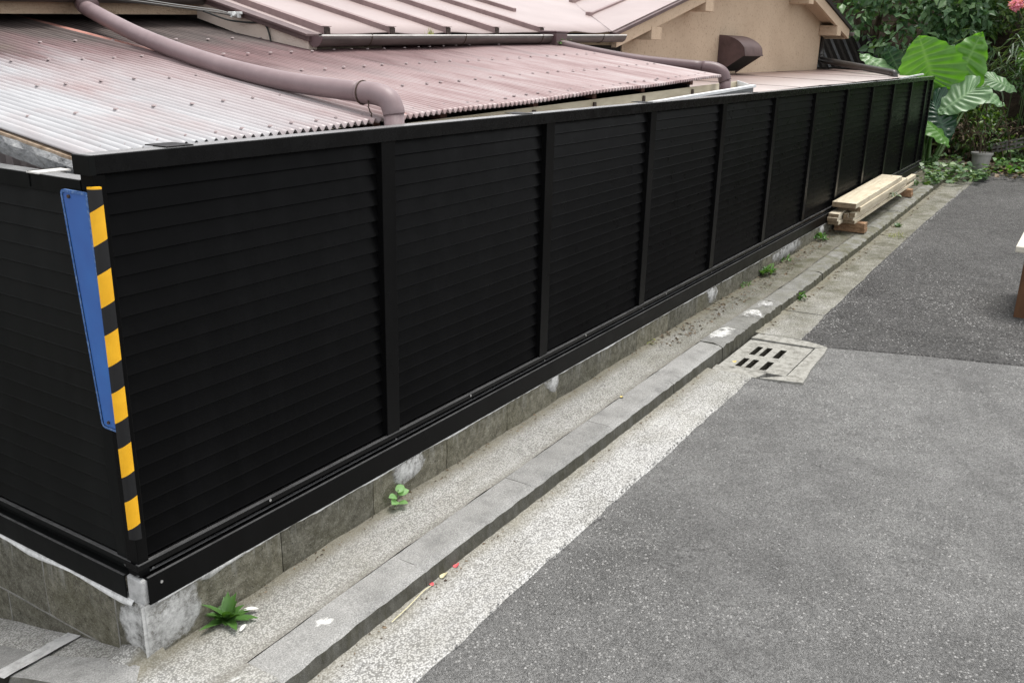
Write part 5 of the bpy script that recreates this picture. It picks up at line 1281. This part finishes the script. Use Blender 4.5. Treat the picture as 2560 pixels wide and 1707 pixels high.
TC = Vector((-0.9, -0.15, 0.15))                       # leaves turn towards the light of the lane
ear_leaf((11.72, 0.10, 1.25), (11.62, 0.34, 1.79), 0.80, (-1.0, -0.25, -0.25), 0.10, 0.04, 'ear', seed=1)
ear_leaf((11.98, -0.08, 1.12), (12.05, -0.33, 1.86), 0.64, (-0.9, -0.35, 0.30), 0.12, 0.22, 'ear', seed=2, wav=1.5)
ear_leaf((11.72, -0.38, 1.19), (11.50, -0.03, 0.90), 0.46, (-0.55, -0.3, 0.8), 0.10, 0.10, 'ear_pale', seed=3)
ear_leaf((11.62, 0.06, 1.02), (11.42, -0.22, 0.58), 0.48, (-0.85, -0.1, 0.45), 0.15, 0.10, 'ear_dark', seed=4, wav=1.7)
ear_leaf((11.42, 0.10, 0.79), (11.30, -0.29, 0.60), 0.34, (-0.25, -0.1, 0.95), 0.25, 0.35, 'ear', seed=5)
ear_leaf((12.25, 0.66, 1.27), (12.2, 1.12, 1.62), 0.34, (-0.5, 0.2, 0.85), 0.15, 0.30, 'ear_pale', seed=6)
ear_leaf((12.38, 0.55, 1.22), (12.3, 0.86, 1.68), 0.40, (-1, 0.1, -0.1), 0.10, 0.10, 'ear_dark', seed=7)
ear_leaf((12.30, -0.30, 1.17), (12.25, -0.72, 1.02), 0.34, (-0.4, -0.2, 0.9), 0.15, 0.15, 'ear_pale', seed=8)
ear_leaf((12.55, -0.42, 1.30), (12.6, -0.80, 1.20), 0.30, (-0.6, 0.1, 0.8), 0.2, 0.2, 'ear_pale', seed=9)
ear_leaf((11.95, 0.05, 1.15), (11.85, -0.20, 0.98), 0.40, (-0.8, -0.2, 0.5), 0.2, 0.2, 'ear', seed=10, wav=1.6)
ear_leaf((12.05, 0.15, 1.30), (12.05, -0.02, 1.70), 0.36, (-1, -0.1, 0.1), 0.1, 0.2, 'ear_pale', seed=11)

def foliage(name, clumps, n, size, mat, parent, aspect=0.5, hang=0.5, shell=0.55, seed=1, fold=0.25):
    g_ = np.random.default_rng(seed); vol = np.array([c[3]*c[4]*c[5] for c in clumps])**0.75; idx = g_.choice(len(clumps), n, p=vol/vol.sum())
    C = np.array([c[:3] for c in clumps])[idx]; Rr = np.array([c[3:6] for c in clumps])[idx]
    d = g_.normal(size=(n, 3)); d /= np.linalg.norm(d, axis=1)[:, None]
    rad = shell+(1.05-shell)*g_.random((n, 1))**0.6
    P = C+Rr*d*rad*(1+0.12*np.sin(9*d[:, :1]+5*d[:, 1:2]))
    ax = d*0.6+g_.normal(size=(n, 3))*0.7; ax[:, 2] -= hang; ax /= np.linalg.norm(ax, axis=1)[:, None]
    up = d*0.7+np.array([0, 0, 0.9])+g_.normal(size=(n, 3))*0.45
    s = np.cross(ax, up); s /= np.linalg.norm(s, axis=1)[:, None]+1e-9; u = np.cross(s, ax)
    L = (size*(0.55+0.75*g_.random((n, 1)))); W = L*aspect*0.5
    V = np.stack([P, P+ax*L*0.42+s*W+u*W*fold, P+ax*L*0.5, P+ax*L*0.42-s*W+u*W*fold, P+ax*L-u*L*0.10], 1).reshape(-1, 3)
    o = np.arange(n)[:, None]*5
    F = np.concatenate([o+np.array([[0, 2, 1]]), o+np.array([[1, 2, 4]]), o+np.array([[0, 3, 2]]), o+np.array([[3, 4, 2]])]).tolist()
    base = np.array(wloc(parent)); me = bpy.data.meshes.new(name); me.from_pydata((V-base).tolist(), [], F); me.materials.append(mat)
    ob = bpy.data.objects.new(name, me); COL.objects.link(ob); ob.parent = parent; ob['kind'] = 'stuff'; return ob
def branches(parent, foot, tops, r0, mat, name='branch'):
    for i, t in enumerate(tops):
        f = Vector(foot); t = Vector(t); mid = f.lerp(t, 0.5)+Vector((rnd.uniform(-.15, .15), rnd.uniform(-.15, .15), 0.1))
        m = MB(); m.tube(smooth_path([f, mid, t], 5), [r0*(1-0.8*j/10) for j in range(11)], 6); part(name, m, mat, parent, smooth=True)

# bank of dark soil behind the plants
m = MB(); P = []
for x in frange(11.9, 24, 0.4):
    row = []
    for y in frange(-9, 9, 0.5):
        h = zs(x)-0.02+0.05*math.sin(2.1*x+1.3*y)+0.04*math.sin(3.7*y)
        if x > 13.2: h += min(3.2, (x-13.2)*0.75)
        if x < 12.3: h = zs(x)-0.06-(0.5 if y > 0.3 else 0)
        row.append((x, y, h))
    P.append(row)
m.grid(P); bank = struct('bank', m, M['soil'], smooth=True)

shA = thing('leafy_shrub', 'large dark green leafy shrub rising behind the gable end of the house', 'shrub', (15.0, 1.6, 0.6))
cl = []
q = random.Random(21)
for _ in range(20): cl.append((q.uniform(14.3, 15.4), q.uniform(-0.15, 3.6), q.uniform(1.75, 3.4), q.uniform(0.3, 0.55), q.uniform(0.3, 0.55), q.uniform(0.25, 0.45)))
for c in ((14.2, 1.1, 1.75), (14.2, 0.6, 1.55), (14.2, 0.25, 1.75), (14.3, 0.75, 2.1), (14.2, 1.7, 2.1), (14.2, 0.15, 2.2)): cl.append((*c, 0.35, 0.32, 0.28))
foliage('foliage', cl, 5600, 0.15, M['leaf_a'], shA, 0.58, 0.55, 0.55, 31)
branches(shA, (15.2, 1.6, 1.5), [c[:3] for c in cl[:12]], 0.04, M['bark'])
trB = thing('broadleaf_tree', 'tall dark tree with small yellow-green leaves overhanging the top right', 'tree', (16.2, -1.2, 1.5))
cl = []
for _ in range(34): cl.append((q.uniform(14.6, 17.2), q.uniform(-3.2, 0.6), q.uniform(1.9, 4.6), q.uniform(0.35, 0.7), q.uniform(0.35, 0.7), q.uniform(0.25, 0.5)))
foliage('foliage', cl, 24000, 0.085, M['leaf_b'], trB, 0.45, 0.4, 0.3, 32)
m = MB(); m.tube(smooth_path([(16.3, -1.2, 1.5), (16.2, -1.1, 2.4), (16.1, -1.2, 3.8)], 5), [0.13-0.008*i for i in range(11)], 9); part('trunk', m, M['bark'], trB, smooth=True)
branches(trB, (16.2, -1.1, 2.3), [c[:3] for c in cl[:14]], 0.045, M['bark'])
shC = thing('bright_bush', 'mid green fine-leaved bush at the right edge above the weathered rack', 'bush', (13.6, -1.1, 0.3))
cl = []
for _ in range(20): cl.append((q.uniform(13.1, 14.0), q.uniform(-2.4, -0.72), q.uniform(0.8, 1.75), q.uniform(0.2, 0.4), q.uniform(0.18, 0.34), q.uniform(0.16, 0.3)))
foliage('foliage', cl, 9000, 0.075, M['leaf_c'], shC, 0.42, 0.25, 0.35, 33)
branches(shC, (13.6, -1.1, 0.35), [c[:3] for c in cl[:10]], 0.018, M['bark'])
bkD = thing('hedge_trees', 'dark wall of trees behind all other shrubs on the bank', 'trees', (19, 0, 3))
cl = []
for _ in range(60): cl.append((q.uniform(16.6, 19.5), q.uniform(-5, 7.5), q.uniform(2.0, 5.2), q.uniform(0.6, 1.1), q.uniform(0.6, 1.1), q.uniform(0.4, 0.8)))
foliage('foliage', cl, 16000, 0.16, M['leaf_b'], bkD, 0.5, 0.4, 0.3, 34)
branches(bkD, (18.5, 0.5, 2.5), [c[:3] for c in cl[:8]], 0.07, M['bark'], 'trunk')
# bamboo grass with long pale blades
bg_ = thing('bamboo_grass', 'clump of bamboo grass with long pale narrow blades at upper right', 'bamboo', (13.8, -0.4, 0.6))
for s_ in range(16):
    a = (13.7+q.uniform(-0.3, 0.4), -0.35+q.uniform(-0.5, 0.4), 0.6); b = (13.45+q.uniform(-0.25, 0.3), -0.30+q.uniform(-0.62, 0.40), q.uniform(1.45, 1.98))
    m = MB(); m.tube(smooth_path([a, (a[0], a[1], 1.2), b], 4), 0.005, 5); part('cane', m, M['stalk'], bg_)
    m = MB()
    for _ in range(16):
        t = q.uniform(0.5, 1.05); p = Vector(a).lerp(Vector(b), t); an = q.uniform(0, 6.283)
        leaf_strip(m, p, (math.cos(an)*0.8, math.sin(an), q.uniform(-0.75, 0.15)), (0, 0, 1), q.uniform(0.12, 0.24), q.uniform(0.014, 0.026), 0.3, 4)
    o = part('blades', m, M['bamboo'], bg_, smooth=True); o['kind'] = 'stuff'
# undergrowth: dark low leaves, dead leaves and bare stems between elephant ear and pot
un = thing('undergrowth', 'dark tangled undergrowth with bare stems behind the elephant ear and the pot', 'undergrowth', (12.8, -0.3, 0.3))
cl = [(q.uniform(12.6, 13.6), q.uniform(-0.9, 0.9), q.uniform(0.35, 1.05), 0.25, 0.28, 0.18) for _ in range(16)]
foliage('foliage', cl, 3000, 0.10, M['leaf_b'], un, 0.45, 0.6, 0.3, 35)
cl = [(q.uniform(12.3, 13.2), q.uniform(-0.9, 0.6), q.uniform(0.3, 0.75), 0.25, 0.25, 0.16) for _ in range(12)]
foliage('dead_leaves', cl, 900, 0.07, M['litter'], un, 0.35, 0.5, 0.2, 36)
for _ in range(26):
    x, y = q.uniform(12.2, 13.2), q.uniform(-0.95, 0.45); m = MB(); a = q.uniform(0, 6.28)
    m.tube(smooth_path([(x, y, 0.25), (x+0.1*math.cos(a), y+0.15*math.sin(a), 0.6), (x+0.2*math.cos(a), y+0.4*math.sin(a), q.uniform(0.7, 1.15))], 4), q.uniform(0.004, 0.010), 5); part('stem', m, M['bark'], un)
m = MB(); m.tube([(13.1, -0.22, 0.2), (13.12, -0.23, 0.7), (13.12, -0.235, 1.12)], [0.13, 0.115, 0.105], 12)
single('tree_stump', m, M['stump'], 'tan barked trunk half hidden behind the elephant ear leaves', 'trunk', loc=(13.1, -0.22, 0.2), smooth=True)
# small pale shrublet on the lean-to side, dark slatted roof
tuft('pale_shrublet', (12.75, 1.12, 1.22), 0.10, 34, 0.13, 0.030, M['bamboo'], 'small narrow-leaved plant peeping over the flat roof below the black pipe', 'plant', 15, (0, 70))
sr = thing('slatted_roof', 'dark slatted shed roof behind the right corner of the gable', 'roof', (14.1, 1.8, 1.2))
for i in range(16):
    t = i/15; y0 = 2.9-1.45*t
    m = MB(); m.hexa([(14.2, y0-0.34, 1.35), (14.2, y0-0.30, 1.35), (14.22, y0-0.30, 1.35), (14.22, y0-0.34, 1.35), (14.5, y0, 1.84), (14.5, y0+0.04, 1.84), (14.52, y0+0.04, 1.84), (14.52, y0, 1.84)]); part('slat', m, M['dark'] if i % 2 else M['slate'], sr)
m = MB(); m.add([(14.24, 2.7, 1.33), (14.24, 1.12, 1.33), (14.55, 1.45, 1.85), (14.55, 3.0, 1.85)], [(0, 1, 2, 3)]); part('backing', m, M['dark'], sr)
m = MB(); m.box(14.3, 14.5, 1.2, 2.8, -0.6, 1.32); part('wall', m, M['dark'], sr)

# pot and its sparse plant
pc = (11.42, -0.612); gz = zs(11.4)-0.005
m = MB(); n = 28
prof = [(0.080, 0.0), (0.084, 0.01), (0.112, 0.205), (0.124, 0.207), (0.126, 0.232), (0.117, 0.234), (0.110, 0.21), (0.106, 0.19), (0.0, 0.188)]
m.grid([[(pc[0]+r_*math.cos(6.2832*j/n), pc[1]+r_*math.sin(6.2832*j/n), gz+h) for r_, h in prof] for j in range(n+1)])
single('plant_pot', m, M['pot'], 'grey weathered plastic plant pot standing at the end of the lane', 'pot', loc=(pc[0], pc[1], gz), smooth=False)
pp = thing('potted_plant', 'sparse twiggy plant with few leaves growing in the grey pot', 'plant', (pc[0], pc[1], gz+0.19))
for i in range(9):
    a = q.uniform(0, 6.28); m = MB(); t = (pc[0]+0.14*math.cos(a), pc[1]+0.16*math.sin(a), gz+q.uniform(0.45, 0.72))
    m.tube(smooth_path([(pc[0]+0.03*math.cos(a), pc[1]+0.03*math.sin(a), gz+0.185), (pc[0]+0.05*math.cos(a), pc[1]+0.05*math.sin(a), gz+0.38), t], 4), 0.004, 5); part('stem', m, M['bark'], pp)
foliage('foliage', [(pc[0], pc[1], gz+0.52, 0.16, 0.17, 0.24)], 150, 0.055, M['leaf_b'], pp, 0.4, 0.3, 0.3, 40)
# weathered rack leaning on the bank
rk = thing('weathered_rack', 'weathered grey wooden rack with crossbars leaning behind the pot', 'rack', (12.3, -0.9, 0.3))
def rk_bar(y0, z0, y1, z1, w, t): 
    m = MB(); m.hexa([(12.30, y0, z0), (12.30, y1, z1), (12.30+t, y1, z1), (12.30+t, y0, z0), (12.30, y0, z0+w), (12.30, y1, z1+w), (12.30+t, y1, z1+w), (12.30+t, y0, z0+w)]); return m
for dz, w in ((0.0, 0.022), (0.045, 0.03), (0.092, 0.018)):
    part('rail', rk_bar(-0.64, 0.385+dz, -1.65, 0.66+dz*1.5, w, 0.03), M['rack'], rk)
for i in range(10):
    y = -0.70-i*0.10; t = (-0.64-y)/1.01; z = 0.385+0.275*t
    m = MB(); m.box(12.285, 12.2985, y-0.009, y+0.009, z, z+0.11+0.045*t); part('crossbar', m, M['rack'], rk)
# ivy spilling over the pavement end
def ground_leaves(name, regions, n, size, mat, label, cat):
    g_ = np.random.default_rng(50); V = []; F = []
    for _ in range(n):
        x0, x1, y0, y1, h = regions[g_.integers(len(regions))]
        x = g_.uniform(x0, x1); y = g_.uniform(y0, y1); e = max(0.1, 1-abs((x-x0)/(x1-x0)*2-1)**3); z = zs(x)-0.02+h*e*g_.random()
        a = g_.uniform(0, 6.283); s = size*g_.uniform(0.5, 1.3); t1, t2 = g_.normal(0, 0.45, 2)
        d = np.array([math.cos(a), math.sin(a), t1*0.7]); p = np.array([-math.sin(a), math.cos(a), t2*0.7]); c = np.array([x, y, z]); o = len(V)
        V += [c-d*s*0.45, c-d*s*0.25+p*s*0.45, c+p*s*0.30+d*s*0.1, c+d*s*0.6, c-p*s*0.30+d*s*0.1, c-d*s*0.25-p*s*0.45]
        F += [(o, o+1, o+2, o+3), (o, o+3, o+4, o+5)]
    me = bpy.data.meshes.new(name); me.from_pydata([tuple(v) for v in V], [], F); me.materials.append(mat)
    ob = bpy.data.objects.new(name, me); COL.objects.link(ob); ob['kind'] = 'stuff'; return tag(ob, label, cat)
ground_leaves('ivy', [(9.9, 10.9, -0.34, -0.20, 0.10), (10.3, 11.5, -0.55, -0.05, 0.14), (10.6, 11.6, -0.72, -0.35, 0.16), (10.9, 12.2, -0.35, 0.2, 0.2), (10.9, 11.2, -0.75, -0.55, 0.06)], 900, 0.062, M['ivy'], 'low ivy spilling over the pavement end round the grey pot', 'ivy')
ground_leaves('ground_cover', [(11.6, 12.4, -1.5, -0.72, 0.14), (11.9, 13.2, -2.4, -0.8, 0.22), (11.5, 12.0, -1.9, -1.15, 0.08)], 750, 0.062, M['leaf_c'], 'leafy ground cover at the road edge in front of the weathered rack', 'ground cover')
ground_leaves('leaf_carpet', [(11.2, 13.2, -2.5, 0.5, 0.03)], 1100, 0.06, M['litter'], 'brown carpet of dead leaves under the shrubs at the lane end', 'leaf litter')
# flowering shrub at the very edge
fs = thing('flowering_shrub', 'shrub with one round pink flower head at the top right corner', 'shrub', (12.9, -1.1, 0.3))
cl = [(12.9, -1.05, 2.35, 0.3, 0.3, 0.25), (13.0, -1.3, 1.95, 0.3, 0.3, 0.25), (13.0, -0.95, 2.7, 0.25, 0.3, 0.2)]
foliage('foliage', cl, 700, 0.10, M['leaf_c'], fs, 0.5, 0.4, 0.3, 60)
branches(fs, (12.9, -1.3, 0.3), [(12.9, -1.05, 2.3), (12.6, -0.62, 2.15)], 0.015, M['bark'])
foliage('flower_head', [(12.5, -0.60, 2.195, 0.065, 0.065, 0.06)], 240, 0.035, M['pink'], fs, 0.9, 0.0, 0.75, 61)
# planter box with a cream slab at the right edge of the road
pl_ = thing('planter_box', 'brown wooden box with cream stone slab on top at the right edge', 'planter', (5.3, -1.78, 0.07))
zb_ = road_z(5.2, -1.7)
for i in range(5):
    y = -1.53-0.1*i; m = MB(); m.box(5.0, 5.02, y-0.096, y, zb_, 0.464); part('board', m, M['planter'], pl_, bevel=0.003)
for i in range(6):
    x = 5.021+0.095*i; m = MB(); m.box(x, x+0.091, -1.552, -1.532, zb_, 0.464); part('board', m, M['planter'], pl_, bevel=0.003)
m = MB(); m.box(5.03, 5.58, -2.02, -1.555, zb_, 0.45); part('core', m, M['dark'], pl_)
m = MB(); m.box(4.95, 5.66, -2.10, -1.475, 0.465, 0.503); part('slab', m, M['cream'], pl_, bevel=0.006)
